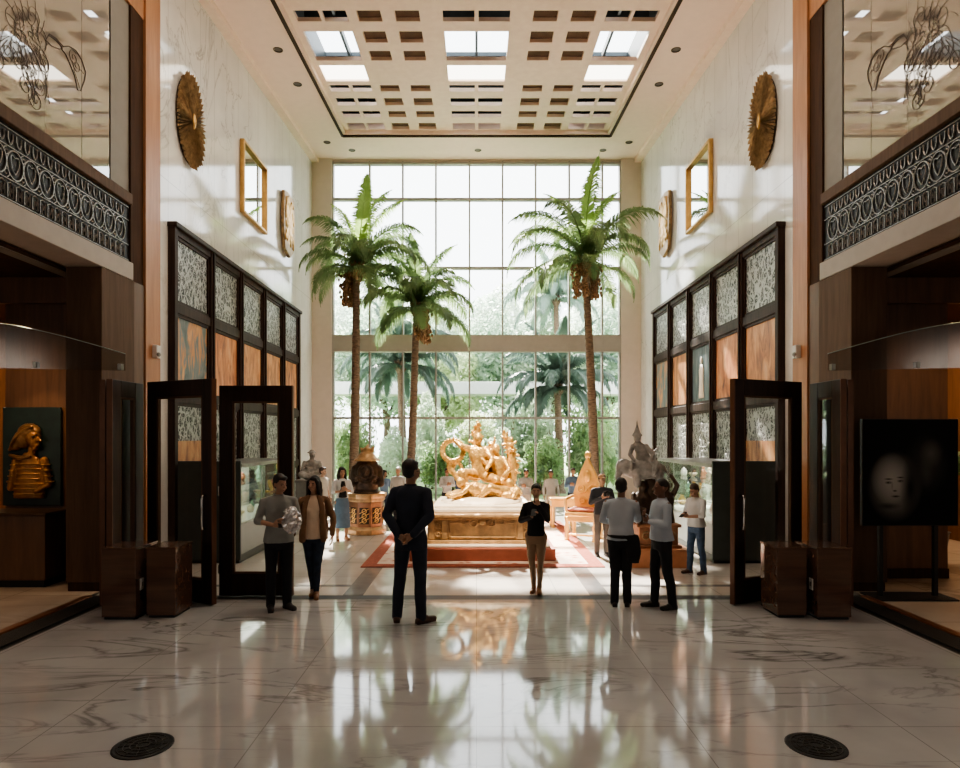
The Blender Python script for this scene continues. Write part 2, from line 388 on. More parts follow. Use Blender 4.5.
# ------------------------------------------------------------------ setting: floors
def slab(name,x0,x1,y0,y1,mat,z=0,th=.1,label=None):
    b=MB(); b.box((x0,y0,z-th),(x1,y1,z)); return struct(b.build(name,mat),label)
slab('floor',-4.55,4.55,-4,8.2,MT['floor'],label='polished white marble floor with grey veins')
slab('floor_hall',-5,5,8.42,20,MT['hall'],label='pale stone hall floor')
slab('trim_1',-5,5,8.2,8.42,MT['thresh'],label='dark metal threshold strip across the entrance')
for s,nm in ((-1,'left'),(1,'right')):
    a,b_=sorted((s*4.95,s*9.5)); slab('floor_'+nm,a,b_,-4,13.2,MT['wingfloor'])
    a,b_=sorted((s*4.95,s*4.55)); b=MB(); b.box((a,-4,-.1),(b_,8.3,.0))
    mt=b.build('floor_strip_'+nm,MT['black']); struct(mt)
    b=MB(); b.box((a+.06,1.5,0),(b_-.06,8.28,.018))
    mat=tag(b.build('entrance_mat',MT['black'],bevel=.006),'long black ribbed entrance mat along the %s edge of the marble floor'%nm,'mat')
    b=MB(); xx=s*4.95; b.box((xx-.05,-4,-.02),(xx+.05,8.3,.03)); struct(b.build('trim_%d'%(2 if s<0 else 3),MT['copper'],bevel=.01),'copper edge trim beside the %s entrance mat'%nm)
for i,x in enumerate((-1.6,1.6)):
    b=MB(); b.box((x-.13,8.42,-.01),(x+.13,10.2,.003)); struct(b.build('trim_%d'%(4+i),MT['band']),'grey stone band set in the hall floor')
b=MB(); b.box((-5,8.9,-.01),(-1.73,9.02,.002)); b.box((1.73,8.9,-.01),(5,9.02,.002)); struct(b.build('trim_6',MT['band']),'thin grey stone band across the hall floor')

# ------------------------------------------------------------------ setting: walls
for s,nm in ((-1,'left'),(1,'right')):
    def X(a,b): return sorted((s*a,s*b))
    def bx(mb,a,b,y0,y1,z0,z1):
        p,q=X(a,b); mb.box((p,y0,z0),(q,y1,z1))
    b=MB(); bx(b,5,5.4,10.2,20.2,-.1,11); struct(b.build('wall_'+nm,MT['wall']),'polished pale marble side wall')
    b=MB(); bx(b,4.96,5.6,9.75,10.2,0,11); struct(b.build('pilaster_'+nm,MT['orange_wood']),'honey veneer pilaster at the hall entrance')
    b=MB(); bx(b,5.0,5.6,9.40,9.75,0,11); struct(b.build('trim_%d'%(7 if s<0 else 8),MT['dark_wood']))
    b=MB(); bx(b,5.03,5.5,8.94,9.40,5.56,8.3); struct(b.build('jamb_'+nm,MT['backing']))
    b=MB(); bx(b,4.99,5.5,-4,9.75,8.3,11); struct(b.build('wall_header_'+nm,MT['orange_wood']))
    b=MB(); bx(b,5.62,5.8,-4,9.75,4.3,11); struct(b.build('wall_gallery_'+nm,MT['backing']))
    # entrance wing
    b=MB(); bx(b,4.98,6.85,9.45,9.75,0,4.31); struct(b.build('wall_wing_'+nm,MT['wing_wood']),'walnut veneer wall of the entrance wing')
    b=MB(); bx(b,4.98,6.85,9.42,9.45,0,.14); struct(b.build('baseboard_'+nm,MT['dark_wood']))
    b=MB(); bx(b,4.97,5.45,8.62,9.45,.12,4.31); struct(b.build('column_'+nm,MT['col_wood'],bevel=.01),'pale walnut clad column')
    b=MB(); bx(b,4.99,5.43,8.64,9.42,0,.12); struct(b.build('baseboard_column_'+nm,MT['dark_wood']))
    b=MB(); bx(b,5.45,9.5,-4,13.2,4.31,4.5); struct(b.build('ceiling_wing_'+nm,MT['dark_wood']))
    b=MB(); bx(b,9.5,9.7,-4,-1,-.1,4.5); bx(b,9.5,9.7,5,13.2,-.1,4.5); bx(b,9.5,9.7,-1,5,-.1,.8); bx(b,9.5,9.7,-1,5,4.1,4.5); struct(b.build('wall_outer_'+nm,MT['wing_wood']))
    root=bpy.data.objects.new('window_%d'%(7 if s<0 else 8),None); COL.objects.link(root); struct(root,'unseen window added to light the entrance wing')  # invented window: lights the wing and reflects in the canopy glass
    b=MB()
    for y in (-1,.5,2,3.5,5): bx(b,9.52,9.68,y-.04,y+.04,.8,4.1)
    for z in (.84,2.9,4.06): bx(b,9.53,9.67,-1,5,z-.04,z+.04)
    struct(b.build('window_frame',MT['mull'],root))
    for y in (-1,.5,2,3.5):
        b=MB(); q=[(s*9.6,y,.8),(s*9.6,y+1.5,.8),(s*9.6,y+1.5,4.1),(s*9.6,y,4.1)]; b.quad(*q); struct(b.build('window_pane',MT['smoked'],root))
    b=MB(); bx(b,5.4,9.7,13.2,13.4,-.1,4.5); struct(b.build('wall_corridor_'+nm,MT['orange_wood']))
    b=MB(); bx(b,5.0,9.7,9.2,9.3,3.95,4.31); struct(b.build('beam_'+nm,MT['wing_wood']))
    # cornice between wall and ceiling
    b=MB(); p,q=X(4.8,5.0); b.add([(p,10.2,zc(10.2)-.12),(q,10.2,zc(10.2)-.12),(q,20,zc(20)-.12),(p,20,zc(20)-.12),(p,10.2,zc(10.2)+.05),(q,10.2,zc(10.2)+.05),(q,20,zc(20)+.05),(p,20,zc(20)+.05)],[(0,3,2,1),(4,5,6,7),(0,1,5,4),(1,2,6,5),(2,3,7,6),(3,0,4,7)])
    struct(b.build('cornice_'+nm,MT['lattice']))
b=MB(); b.box((-9.7,-4.2,-.1),(9.7,-4,11)); struct(b.build('wall_entrance',MT['wing_wood']))
# back wall: two piers, a bottom curb and the window
WL,WR=-4.40,4.40; YB=19.9
for s,nm in ((-1,'left'),(1,'right')):
    a,b_=sorted((s*4.4,s*5.4)); b=MB(); b.box((a,YB-.15,-.1),(b_,YB+.3,11)); struct(b.build('wall_back_'+nm,MT['beige']),'beige pier beside the tall window')
b=MB(); b.box((-4.4,YB-.05,10.46),(4.4,YB+.3,11.2)); struct(b.build('wall_back_header',MT['beige']))

# window: mullions, spandrel, panes
us=[336,370,403,436,469.5,502.5,535.5,569,602,617.5]
xs=[WL]+[(u-CX)*YB/F for u in us[1:-1]]+[WR]
zs=[0.12,2.63,4.65,5.16,7.21,9.31,10.46]
win=bpy.data.objects.new('window_1',None); COL.objects.link(win); struct(win,'tall gridded window wall looking onto the garden')
b=MB()
for i,x in enumerate(xs):
    w=.05 if 0<i<len(xs)-1 else .09
    b.box((x-w/2,YB-.09,0),(x+w/2,YB+.09,10.46))
for z in (0.06,2.63,7.21,9.31,10.41): b.box((WL,YB-.085,z-.035),(WR,YB+.085,z+.035))
struct(b.build('window_frame',MT['mull'],win))
b=MB(); b.box((WL,YB-.13,4.65),(WR,YB+.13,5.16))
for x in xs[1:-1]: b.box((x-.01,YB-.135,4.65),(x+.01,YB-.13,5.16))
struct(b.build('spandrel',MT['spandrel'],win))
for i in range(len(xs)-1):
    for j in range(len(zs)-1):
        if j==2: continue
        b=MB(); b.quad((xs[i],YB,zs[j]),(xs[i+1],YB,zs[j]),(xs[i+1],YB,zs[j+1]),(xs[i],YB,zs[j+1])); struct(b.build('window_pane',MT['facade'],win))

# ------------------------------------------------------------------ ceiling
def zq(mb,x0,x1,y0,y1,dz,flip=False):
    v=[(x0,y0,zc(y0)+dz),(x1,y0,zc(y0)+dz),(x1,y1,zc(y1)+dz),(x0,y1,zc(y1)+dz)]
    mb.quad(*(v[::-1] if not flip else v))
def zbox(mb,x0,x1,y0,y1,d0,d1):
    vs=[(x,y,zc(y)+d) for d in (d0,d1) for (x,y) in ((x0,y0),(x1,y0),(x1,y1),(x0,y1))]
    mb.add(vs,[(0,3,2,1),(4,5,6,7),(0,1,5,4),(1,2,6,5),(2,3,7,6),(3,0,4,7)])
CXW,CY0,CY1=3.72,5.0,18.05
b=MB()
zbox(b,-5.4,-CXW,-4,20.2,0,.5); zbox(b,CXW,5.4,-4,20.2,0,.5); zbox(b,-CXW,CXW,-4,CY0,0,.5); zbox(b,-CXW,CXW,CY1,20.2,0,.5)
struct(b.build('ceiling',MT['ceil']),'cream ceiling around the coffered skylight')
# solid dark strip painted as the shade of the gap round the coffer
b=MB()
for (x0,x1,y0,y1) in ((-CXW-.03,-CXW+.03,CY0,CY1),(CXW-.03,CXW+.03,CY0,CY1),(-CXW,CXW,CY1-.03,CY1+.03)): zbox(b,x0,x1,y0,y1,-.03,.02)
struct(b.build('trim_9',MT['shadow']))
sky_cols=[(-3.5,-3.03),(-2.97,-2.5),(-.65,-.04),(.04,.65),(2.5,2.97),(3.03,3.5)]
small_cols=[(-2.3,-1.84),(-1.57,-1.1),(1.1,1.57),(1.84,2.3)]
rows=[(17.48,17.87,'n'),(16.75,17.1,'n'),(16.02,16.41,'n'),(15.35,15.66,'n'),(14.43,15.16,'b'),(13.83,14.22,'s'),(13.09,13.5,'s'),(12.38,12.74,'n'),
      (11.65,12.0,'n'),(10.9,11.25,'n'),(10.2,10.55,'n'),(9.3,9.95,'b'),(8.6,8.95,'s'),(7.9,8.25,'s'),(7.2,7.5,'n'),(6.5,6.85,'n')]
xb=sorted({-CXW,CXW,*[x for c in sky_cols+small_cols for x in c]})
yb=sorted({CY0,CY1,13.5,13.83,8.25,8.6,*[y for r in rows for y in r[:2]]})
def hole(x,y):
    for (a,c) in ((13.09,14.22),(7.9,8.95)):
        if a<y<c and (2.5<abs(x)<3.5 or abs(x)<.65): return True
    for (a,c,k) in rows:
        if a<y<c:
            if k=='b': return abs(x)<.65 or 2.5<abs(x)<3.5
            for (p,q) in sky_cols+small_cols:
                if p<x<q: return True
    return False
b=MB(); LB,LT=.12,.205
nx,ny=len(xb)-1,len(yb)-1
Hh=[[hole((xb[i]+xb[i+1])/2,(yb[j]+yb[j+1])/2) for j in range(ny)] for i in range(nx)]
for i in range(nx):
    for j in range(ny):
        x0,x1,y0,y1=xb[i],xb[i+1],yb[j],yb[j+1]
        if not Hh[i][j]:
            zq(b,x0,x1,y0,y1,LB); zq(b,x0,x1,y0,y1,LT,True)
            def side(p,q): b.quad((p[0],p[1],zc(p[1])+LB),(q[0],q[1],zc(q[1])+LB),(q[0],q[1],zc(q[1])+LT),(p[0],p[1],zc(p[1])+LT))
            if i==0 or Hh[i-1][j]: side((x0,y1),(x0,y0))
            if i==nx-1 or Hh[i+1][j]: side((x1,y0),(x1,y1))
            if j==0 or Hh[i][j-1]: side((x0,y0),(x1,y0))
            if j==ny-1 or Hh[i][j+1]: side((x1,y1),(x0,y1))
lat=struct(b.build('ceiling_coffer',MT['lattice']),'cream coffered ceiling grid with skylight openings')
# thin moulding on the inner lip of the recess
b=MB()
zbox(b,-CXW,-CXW+.09,CY0,CY1,.02,.12); zbox(b,CXW-.09,CXW,CY0,CY1,.02,.12); zbox(b,-CXW,CXW,CY1-.09,CY1,.02,.12); struct(b.build('trim_10',MT['lattice']))
# closed backs of the small coffers
b=MB()
for s in (-1,1):
    a,c=sorted((s*1.0,s*2.4)); zbox(b,a,c,CY0,CY1,.20,.27)
struct(b.build('ceiling_coffer_back',MT['cofdark']))
# skylight strips: steel well with glazed openings
k=0
for (x0,x1) in ((-3.72,-2.42),(-.9,.9),(2.42,3.72)):
    k+=1
    root=bpy.data.objects.new('window_%d'%(k+1),None); COL.objects.link(root); struct(root,'steel framed skylight above the coffer grid')
    b=MB(); T=1.15
    zbox(b,x0-.05,x0,CY0,19.5,.5,T+.1); zbox(b,x1,x1+.05,CY0,19.5,.5,T+.1); zbox(b,x0,x1,19.4,19.5,.5,T+.1); zbox(b,x0,x1,CY0-.1,CY0,.5,T+.1)
    op=[(14.45,16.0)]
    prev=CY0
    for (a,c) in sorted(op): zbox(b,x0,x1,prev,a,T,T+.1); prev=c
    zbox(b,x0,x1,prev,19.5,T,T+.1)
    y=CY0+.35
    while y<19.3:
        if not any(a-.1<y<c+.1 for a,c in op): zbox(b,x0,x1,y,y+.09,T-.22,T)
        y+=.62
    for xx in ((x0+x1)/2,): zbox(b,xx-.03,xx+.03,CY0,19.4,T-.16,T-.02)
    struct(b.build('skylight_frame',MT['steel'],root))
    for (a,c) in op:
        b=MB(); zq(b,x0,x1,a,c,T+.05); struct(b.build('skylight_pane',MT['facade'],root))
nl=0
for (y0,y1,kd) in rows:
    if kd!='b': continue
    for nm,(x0,x1) in (('left',(-3.5,-2.5)),('centre',(-.65,.65)),('right',(2.5,3.5))):
        b=MB(); zbox(b,x0,x1,y0,y1,  .165,.185)
        tag(b.build('ceiling_glow_panel',MT['glow_panel']),'bright opal daylight glow panel in the %s strip of the coffer, %s'%(nm,'nearer the window' if y0>12 else 'above the entrance'),'daylight glow panel')  # glows by itself in place of sky light from above
dl=[(278,49.5,'over the left sunburst disc'),(297.6,84,'left side, second from the entrance'),(327,142,'left side, by the window corner'),(352,150,'over the left palm'),(478,150,'centred over the window'),(603,150,'over the right palm'),(629,142,'right side, by the window corner'),(659,84,'right side, second from the entrance'),(676,49.5,'over the right sunburst disc')]
for (u,v,where) in dl:
    Y=7.229/((HY-v)/F-.0625); x=(u-CX)*Y/F; z=zc(Y)
    t=thing('recessed_downlight','small round recessed downlight in the cream ceiling, %s'%where,'ceiling light',(x,Y,z),0,'recessed ceiling downlights')
    b=MB(); b.lathe([(.10,0.01),(.10,-.012),(.075,-.012),(.07,.0)],n=18); b.build('trim_ring',MT['bronze'],t)
    b=MB(); b.lathe([(.068,-.004),(.068,-.001)],n=14); b.build('lens',MT['lens'],t)

# ------------------------------------------------------------------ gallery glass, balustrade
def spiral(c,r0,r1,turns,a0,n=26):
    return [(c[0]+(r0+(r1-r0)*i/n)*math.cos(a0+turns*2*PI*i/n),c[1]+(r0+(r1-r0)*i/n)*math.sin(a0+turns*2*PI*i/n)) for i in range(n+1)]
def bez3(a,b_,c,n=10):
    a,b_,c=Vector(a),Vector(b_),Vector(c)
    return [a*(1-t)**2+b_*2*t*(1-t)+c*t*t for t in [i/n for i in range(n+1)]]
def bez(p,n=18):
    out=[]
    for i in range(n+1):
        t=i/n; q=[Vector(x) for x in p]
        while len(q)>1: q=[q[k]*(1-t)+q[k+1]*t for k in range(len(q)-1)]
        out.append((q[0].x,q[0].y))
    return out
def ornament_strokes():
    g=random.Random(3); S=[]
    def at(u,v):   # pixel on the left glass plane -> (Y,z)
        Y=5.03*F/(CX-u); return (Y,H-(v-HY)*Y/F)
    C=at(24,30)
    # woven crest of the figure
    for i in range(22):
        a=g.uniform(0,2*PI); r=g.uniform(.05,.36); c=(C[0]+math.cos(a)*r*.9,C[1]+math.sin(a)*r)
        S.append((spiral(c,g.uniform(.06,.17),.02,g.uniform(.7,1.3),g.uniform(0,6)),.004))
    for i in range(14):
        a=2*PI*i/14; p0=(C[0]+.1*math.cos(a),C[1]+.1*math.sin(a)); p1=(C[0]+.45*math.cos(a+.25),C[1]+.5*math.sin(a+.25))
        S.append((bez([p0,(C[0]+.3*math.cos(a-.3),C[1]+.3*math.sin(a-.3)),p1],12),.004))
    # hanging tendrils
    for (u0,v0,u1,v1,u2,v2) in ((20,45,28,75,36,104),(26,45,40,70,34,106),(14,48,26,70,40,100),(30,46,46,72,50,104),(8,40,-10,60,-4,66),(6,36,-14,40,-12,60),(22,50,22,80,30,90),(34,44,48,60,47,96)):
        S.append((bez([at(u0,v0),at(u1,v1),at(u2,v2)]),.005)); S.append((bez([at(u0+4,v0),at(u1+9,v1+4),at(u2-5,v2-4)]),.004))
    for (u,v) in ((26,86),(36,100),(40,86),(30,70),(8,52),(-2,58),(20,62),(44,62)): S.append((spiral(at(u,v),.12,.02,1.6,g.uniform(0,6)),.006))
    # leaf shaped pendant at the side
    S.append((bez([at(50,36),at(58,40),at(63,49)]),.008))
    S.append(([at(u,v) for u,v in ((62,49),(66,54),(70,63),(75,76),(78,90),(81,91),(85,80),(86,72),(82,60),(76,50),(69,46),(62,47),(62,49))],.009))
    S.append((spiral(at(74,58),.1,.02,1.5,1),.006)); S.append((spiral(at(77,66),.08,.02,1.4,3),.006)); S.append((bez([at(74,70),at(78,80),at(80,88)]),.005)); S.append((bez([at(84,74),at(80,66),at(74,70)]),.005))
    S.append(([at(u,v) for u,v in ((50,34),(46,40),(52,46),(60,49),(64,47),(56,38),(50,34))],.008))
    return S
ST=ornament_strokes()
def scrollwork(mb,y0,y1,z0,z1,x,s):
    """three bands: hanging loops, ogee ovals with hearts, and square keys"""
    h=z1-z0; d=.009
    def T(pts,r=d): mb.tube([(x,p[0],p[1]) for p in pts],r,4)
    zA,zB=z0+h*.30,z0+h*.74
    for z in (z0+.02,zA,zB,z1-.02): T([(y0,z),(y1,z)],.007)
    w=.26; n=int((y1-y0)/w)
    for i in range(n):
        a=y0+i*w; c=a+w/2
        for q in (0,1):   # loops of the top band
            e=a+q*w/2+.02; f_=e+w/2-.05
            T([(e,z1-.05),(e,zB+.09),(e+.02,zB+.045),((e+f_)/2,zB+.03),(f_-.02,zB+.045),(f_,zB+.09),(f_,z1-.05)])
        zm=(zA+zB)/2; hh=(zB-zA)/2-.02
        T(bez([(a,zm),(a+.02,zm+hh*1.1),(c,zm+hh*1.2),(a+w-.02,zm+hh*1.1),(a+w,zm)],14)); T(bez([(a,zm),(a+.02,zm-hh*1.1),(c,zm-hh*1.2),(a+w-.02,zm-hh*1.1),(a+w,zm)],14))
        T(bez([(c,zm+.08),(c-.1,zm+.16),(c-.08,zm-.02),(c,zm-.1)],10),.007); T(bez([(c,zm+.08),(c+.1,zm+.16),(c+.08,zm-.02),(c,zm-.1)],10),.007)
        T(spiral((a,zm+hh*.72),.05,.01,1.3,PI/2,14),.007); T(spiral((a,zm-hh*.72),.05,.01,1.3,-PI/2,14),.007)
        for q in (0,1):   # square keys of the lowest band
            e=a+q*w/2+.015; f_=e+w/2-.035
            T([(e,z0+.04),(e,zA-.05),((e+f_)/2,zA-.03),(f_,zA-.05),(f_,z0+.05),(e+.035,z0+.05),(e+.035,zA-.09),(f_-.03,zA-.09),(f_-.03,z0+.1)],.008)
for s,nm in ((-1,'left'),(1,'right')):
    root=bpy.data.objects.new('window_%d'%(5 if s<0 else 6),None); COL.objects.link(root); struct(root,'etched gallery glass above the %s balustrade'%nm)
    for (ya,yb2) in ((-1,1.6),(1.6,4.3),(4.3,6.35),(6.35,7.6),(7.6,8.3),(8.3,8.92)):
        b=MB(); q=[(s*5.04,ya+.004,5.5),(s*5.04,yb2-.004,5.5),(s*5.04,yb2-.004,8.3),(s*5.04,ya+.004,8.3)]; b.quad(*(q if s<0 else q[::-1])); struct(b.build('window_pane',MT['gallery'],root))
    b=MB()
    for pts,r in ST: b.tube([(s*5.034,p[0],p[1]) for p in pts],r*.62,4)
    o=b.build('etched_ornament',MT['etch'],root); o['kind']='structure'; o['label']='brown line drawing of scrolling tendrils etched on the glass'
    t=thing('balcony_balustrade','black balustrade with pewter scrollwork under the %s gallery glass'%nm,'balustrade',(0,0,0))
    def bx(mb,a,b_,y0,y1,z0,z1):
        p,q=sorted((s*a,s*b_)); mb.box((p,y0,z0),(q,y1,z1))
    b=MB(); bx(b,4.97,5.2,2,9.40,5.40,5.56); b.build('top_rail',MT['col_wood'],t,bevel=.012)
    b=MB(); bx(b,5.03,5.1,2,9.40,4.56,5.40); b.build('grille_panel',MT['grille_back'],t)
    b=MB(); scrollwork(b,4.6,9.38,4.58,5.38,s*5.02,s); b.build('scrollwork',MT['grille'],t)
    b=MB(); bx(b,4.96,5.5,-3.9,9.40,4.31,4.56); b.build('fascia',MT['fascia'],t,bevel=.008)

# ------------------------------------------------------------------ wall lattice screens
row_z=[1.35,2.70,4.17,5.44]
for s,nm in ((-1,'left'),(1,'right')):
    t=thing('lattice_screen','dark timber screen of carved lattice and painted panels on the %s marble wall'%nm,'wall screen',(s*5,0,0))
    b=MB(); y0,y1,n=10.58,18.0,5; st=(y1-y0)/n; p=s*-1
    def bx(mb,d0,d1,ya,yb_,za,zb):
        a,c=sorted((p*d0,p*d1)); mb.box((a,ya,za),(c,yb_,zb))
    for i in range(n+1):
        y=y0+i*st; w=.085 if 0<i<n else .06
        bx(b,0,.12,y-w,y+w,0,5.5)
        if 0<i<n: bx(b,.12,.15,y-.03,y+.03,0,5.46)
    for z in (0.08,1.35,2.70,4.17,5.44): bx(b,0,.10,y0,y1,z-.085,z+.085)
    bx(b,0,.16,y0-.08,y1+.08,5.46,5.54)
    b.build('screen_frame',MT['screen_wood'],t,bevel=.01)
    pat=[['paint3','paint1','paint0','paint2','paint0'],['paint0','paint2','paint3','paint0','paint2']][0 if s<0 else 1]
    if s<0: pat=['paint1','paint0','paint2','paint2','paint0']
    else: pat=['paint2','paint0','paint3','paint2','paint1']
    for i in range(n):
        ya,yb_=y0+i*st+.085,y0+(i+1)*st-.085
        for j,(za,zb) in enumerate(((.165,1.265),(1.435,2.615),(2.785,4.085),(4.255,5.355))):
            b=MB(); bx(b,0.0,.05,ya,yb_,za,zb)
            mt=[MT['carve2'],MT['carve'],MT[pat[i]],MT['carve']][j]
            o=b.build(['lattice_panel','lattice_panel','painted_panel','lattice_panel'][j],mt,t)
            if j==1 and i==0:
                b=MB(); bx(b,.05,.058,ya+.05,yb_-.05,za+.05,za+.55); q=b.build('painted_strip',MT['paint2'],o); q['label']='amber painted strip'
            if j==2: o['label']={'paint1':'teal and orange painted panel','paint0':'orange painted panel','paint2':'amber painted panel','paint3':'slate painted panel with a pale standing figure'}[pat[i]]
            b=MB()   # raised bead round the panel
            for (a1,a2,c1,c2) in ((ya,ya+.05,za,zb),(yb_-.05,yb_,za,zb),(ya,yb_,za,za+.05),(ya,yb_,zb-.05,zb)): bx(b,.04,.075,a1,a2,c1,c2)
            b.build('panel_bead',MT['screen_wood'],o)
            if j==2 and pat[i]=='paint3':
                b=MB(); yc=(ya+yb_)/2; X_=p*.055
                b.loft([(X_,yc,za+.12,.02,.16),(X_,yc,za+.5,.02,.11),(X_,yc,za+.75,.02,.14),(X_,yc,za+.86,.02,.05)],14); b.ell((X_,yc,za+.95,),(.02,.06,.08))
                b.build('pale_figure',MT['slab'],o,smooth=True)

# ------------------------------------------------------------------ wall decor
for s,nm in ((-1,'left'),(1,'right')):
    p=-s
    t=thing('sunburst_art','oval bronze sunburst medallion of pleated rays high on the %s marble wall'%nm,'wall ornament',(s*5,11.27,7.52))
    b=MB(); n=84
    for i in range(n):
        a=2*PI*i/n; hw=2*PI/n*.40; k=1+.025*math.sin(i*2.7)+.02*math.sin(i*5.1); d0=.055+.02*(i%2)
        def P(r,an,d): return (p*d,.53*r*math.cos(an),.81*r*math.sin(an))
        w1=hw*1.0
        b.add([P(.10,a-hw*2,d0-.01),P(.10,a,d0+.03),P(.10,a+hw*2,d0-.01),P(k*.95,a-w1,.04),P(k,a,d0+.025),P(k*.95,a+w1,.04)],[(0,3,4,1),(1,4,5,2),(0,2,5,3),(3,5,4),(0,1,2)])
    b.build('rays',MT['oldgold'],t)
    b=MB(); b.lathe([(.90,.0),(.90,.03),(.2,.045)],n=40); b.xf(Matrix(((0,0,p,0),(.53,0,0,0),(0,.81,0,0),(0,0,0,1)))); b.build('backing',MT['bronze'],t)
    b=MB(); b.ell((p*.10,0,0),(.04,.045,.14)); b.build('boss',MT['mframe'],t,smooth=True)
    # mirror in a gold frame
    t=thing('gold_framed_mirror','square mirror in a plain polished gold frame on the %s marble wall'%nm,'mirror',(s*5,14.5,7.58))
    b=MB(); h=.78; w=.065
    def bx(mb,d0,d1,ya,yb_,za,zb):
        a,c=sorted((p*d0,p*d1)); mb.box((a,ya,za),(c,yb_,zb))
    for (a1,a2,c1,c2) in ((-h,-h+w,-h,h),(h-w,h,-h,h),(-h+w,h-w,-h,-h+w),(-h+w,h-w,h-w,h)): bx(b,0,.1,a1,a2,c1,c2)
    b.build('frame',MT['mframe'],t,bevel=.015)
    b=MB(); bx(b,0,.03,-h+w,h-w,-h+w,h-w); b.build('mirror_pane',M('mirror silver',(.82,.84,.82),.02,1,var=.01),t)
    # carved hanging board
    t=thing('carved_hanging_board','narrow carved gilt wooden board with pointed foot on the %s wall beside the palms'%nm,'wall ornament',(s*5,17.0,7.62))
    poly=[(-.42,.74),(-.1,.80),(.45,.76),(.53,.3),(.5,-.35),(.38,-.66),(.1,-.86),(-.36,-.74),(-.5,-.1)]
    b=MB(); b.prism(poly,lambda a,c,d:(p*(.02+.09*d),a,c)); b.build('board',MT['oldgold'],t,bevel=.02)
    b=MB()
    for i in range(70):
        q=random.Random(i); b.ell((p*.112,q.uniform(-.36,.36),q.uniform(-.56,.6)),(.035,q.uniform(.03,.06),q.uniform(.06,.12)),8,6)
    b.box((p*.10-.006,-.3,-.5),(p*.10+.02*p if p>0 else p*.10+.012,.3,.5)) if False else b.ell((p*.10,0,0),(.03,.36,.6))
    fuse(b,.015,'carving',MT['mframe'],t,1)
    t=thing('wall_sensor','small white sensor box on the %s pilaster above the doors'%nm,'sensor',(s*4.96,10.0,3.36))
    b=MB(); bx(b,0,.08,-.07,.07,-.1,.1); b.build('housing',MT['white'],t,bevel=.012)
    b=MB(); b.ell((p*.085,-.03,-.045),(.03,.045,.035)); b.build('sensor_eye',MT['casetop'],t,smooth=True)

# ------------------------------------------------------------------ doors
def leaf_door(name,a,b_,h,label,pane=True,handle=None,stile=.17,th=.06):
    a=Vector((a[0],a[1],0)); c=Vector((b_[0],b_[1],0)); w=(c-a).length; ax=(c-a)/w; ay=Vector((-ax.y,ax.x,0)); az=Vector((0,0,1))
    root=bpy.data.objects.new(name,None); COL.objects.link(root); root.location=a; struct(root,label)
    root['category']='door'
    def ob(mb,u0,u1,z0,z1,t0=-th/2,t1=th/2): mb.obox(ax*(u0+u1)/2+ay*(t0+t1)/2+az*(z0+z1)/2,ax,ay,az,(u1-u0,t1-t0,z1-z0))
    z0=.015; bot=.28; top=.2
    b=MB(); ob(b,0,stile,z0,h); ob(b,w-stile,w,z0,h); ob(b,stile,w-stile,z0,z0+bot); ob(b,stile,w-stile,h-top,h)
    o=b.build('door_frame',MT['door_wood'],root,bevel=.006); o['kind']='structure'
    b=MB(); ob(b,w-.012,w+.004,z0,h,-th/2-.004,th/2+.004); o=b.build('edge_strip',MT['edge'],root); o['kind']='structure'
    b=MB()
    for (u0,u1,q0,q1) in ((stile,stile+.025,z0+bot,h-top),(w-stile-.025,w-stile,z0+bot,h-top),(stile,w-stile,z0+bot,z0+bot+.025),(stile,w-stile,h-top-.025,h-top)): ob(b,u0,u1,q0,q1,-.022,.022)
    o=b.build('glazing_bead',MT['col_wood'],root); o['kind']='structure'
    b=MB(); ob(b,stile,w-stile,z0+bot,h-top,-.004,.004); o=b.build('door_pane',MT['glass'],root); o['kind']='structure'
    if handle is not None:
        for sd in (-1,1):
            b=MB(); u=handle; d=sd*(th/2+.055)
            P=[ax*u+ay*sd*th/2+az*.92,ax*u+ay*d+az*.93,ax*u+ay*d+az*1.33,ax*u+ay*sd*th/2+az*1.34]
            P=[ax*u+ay*sd*th/2+az*.93,ax*u+ay*(d*.9)+az*.935,ax*u+ay*d+az*.97,ax*u+ay*d+az*1.30,ax*u+ay*(d*.9)+az*1.335,ax*u+ay*sd*th/2+az*1.34]
            b.tube(P,.014,8); o=b.build('door_handle',MT['chrome'],root,smooth=True); o['kind']='structure'
    b=MB()
    for z in (.35,h*.5,h-.3): b.cap(az*(z-.05)-ax*.012,.012,az*(z+.05)-ax*.012,.012,8)
    o=b.build('hinge',MT['chrome'],root,smooth=True); o['kind']='structure'
    return root
leaf_door('door_1',(-4.24,8.42),(-3.19,7.9),2.76,'dark timber glazed door leaf swung open behind the left box plinths',handle=1.06)
leaf_door('door_2',(-3.30,8.36),(-2.36,8.36),2.71,'dark timber glazed door leaf facing forward beside the woman in grey')
leaf_door('door_3',(4.19,8.42),(3.11,7.9),2.76,'dark timber glazed door leaf swung open behind the right box plinths',handle=1.1)
for i,(s,x,y0,y1) in enumerate(((-1,4.36,8.45,7.72),(-1,4.5,8.4,7.82),(1,4.36,8.45,7.72),(1,4.5,8.4,7.82))):
    leaf_door('door_%d'%(4+i),(s*x,y0),(s*x,y1),2.74,'dark folded door leaf stacked against the %s column'%('left' if s<0 else 'right'),stile=.2)

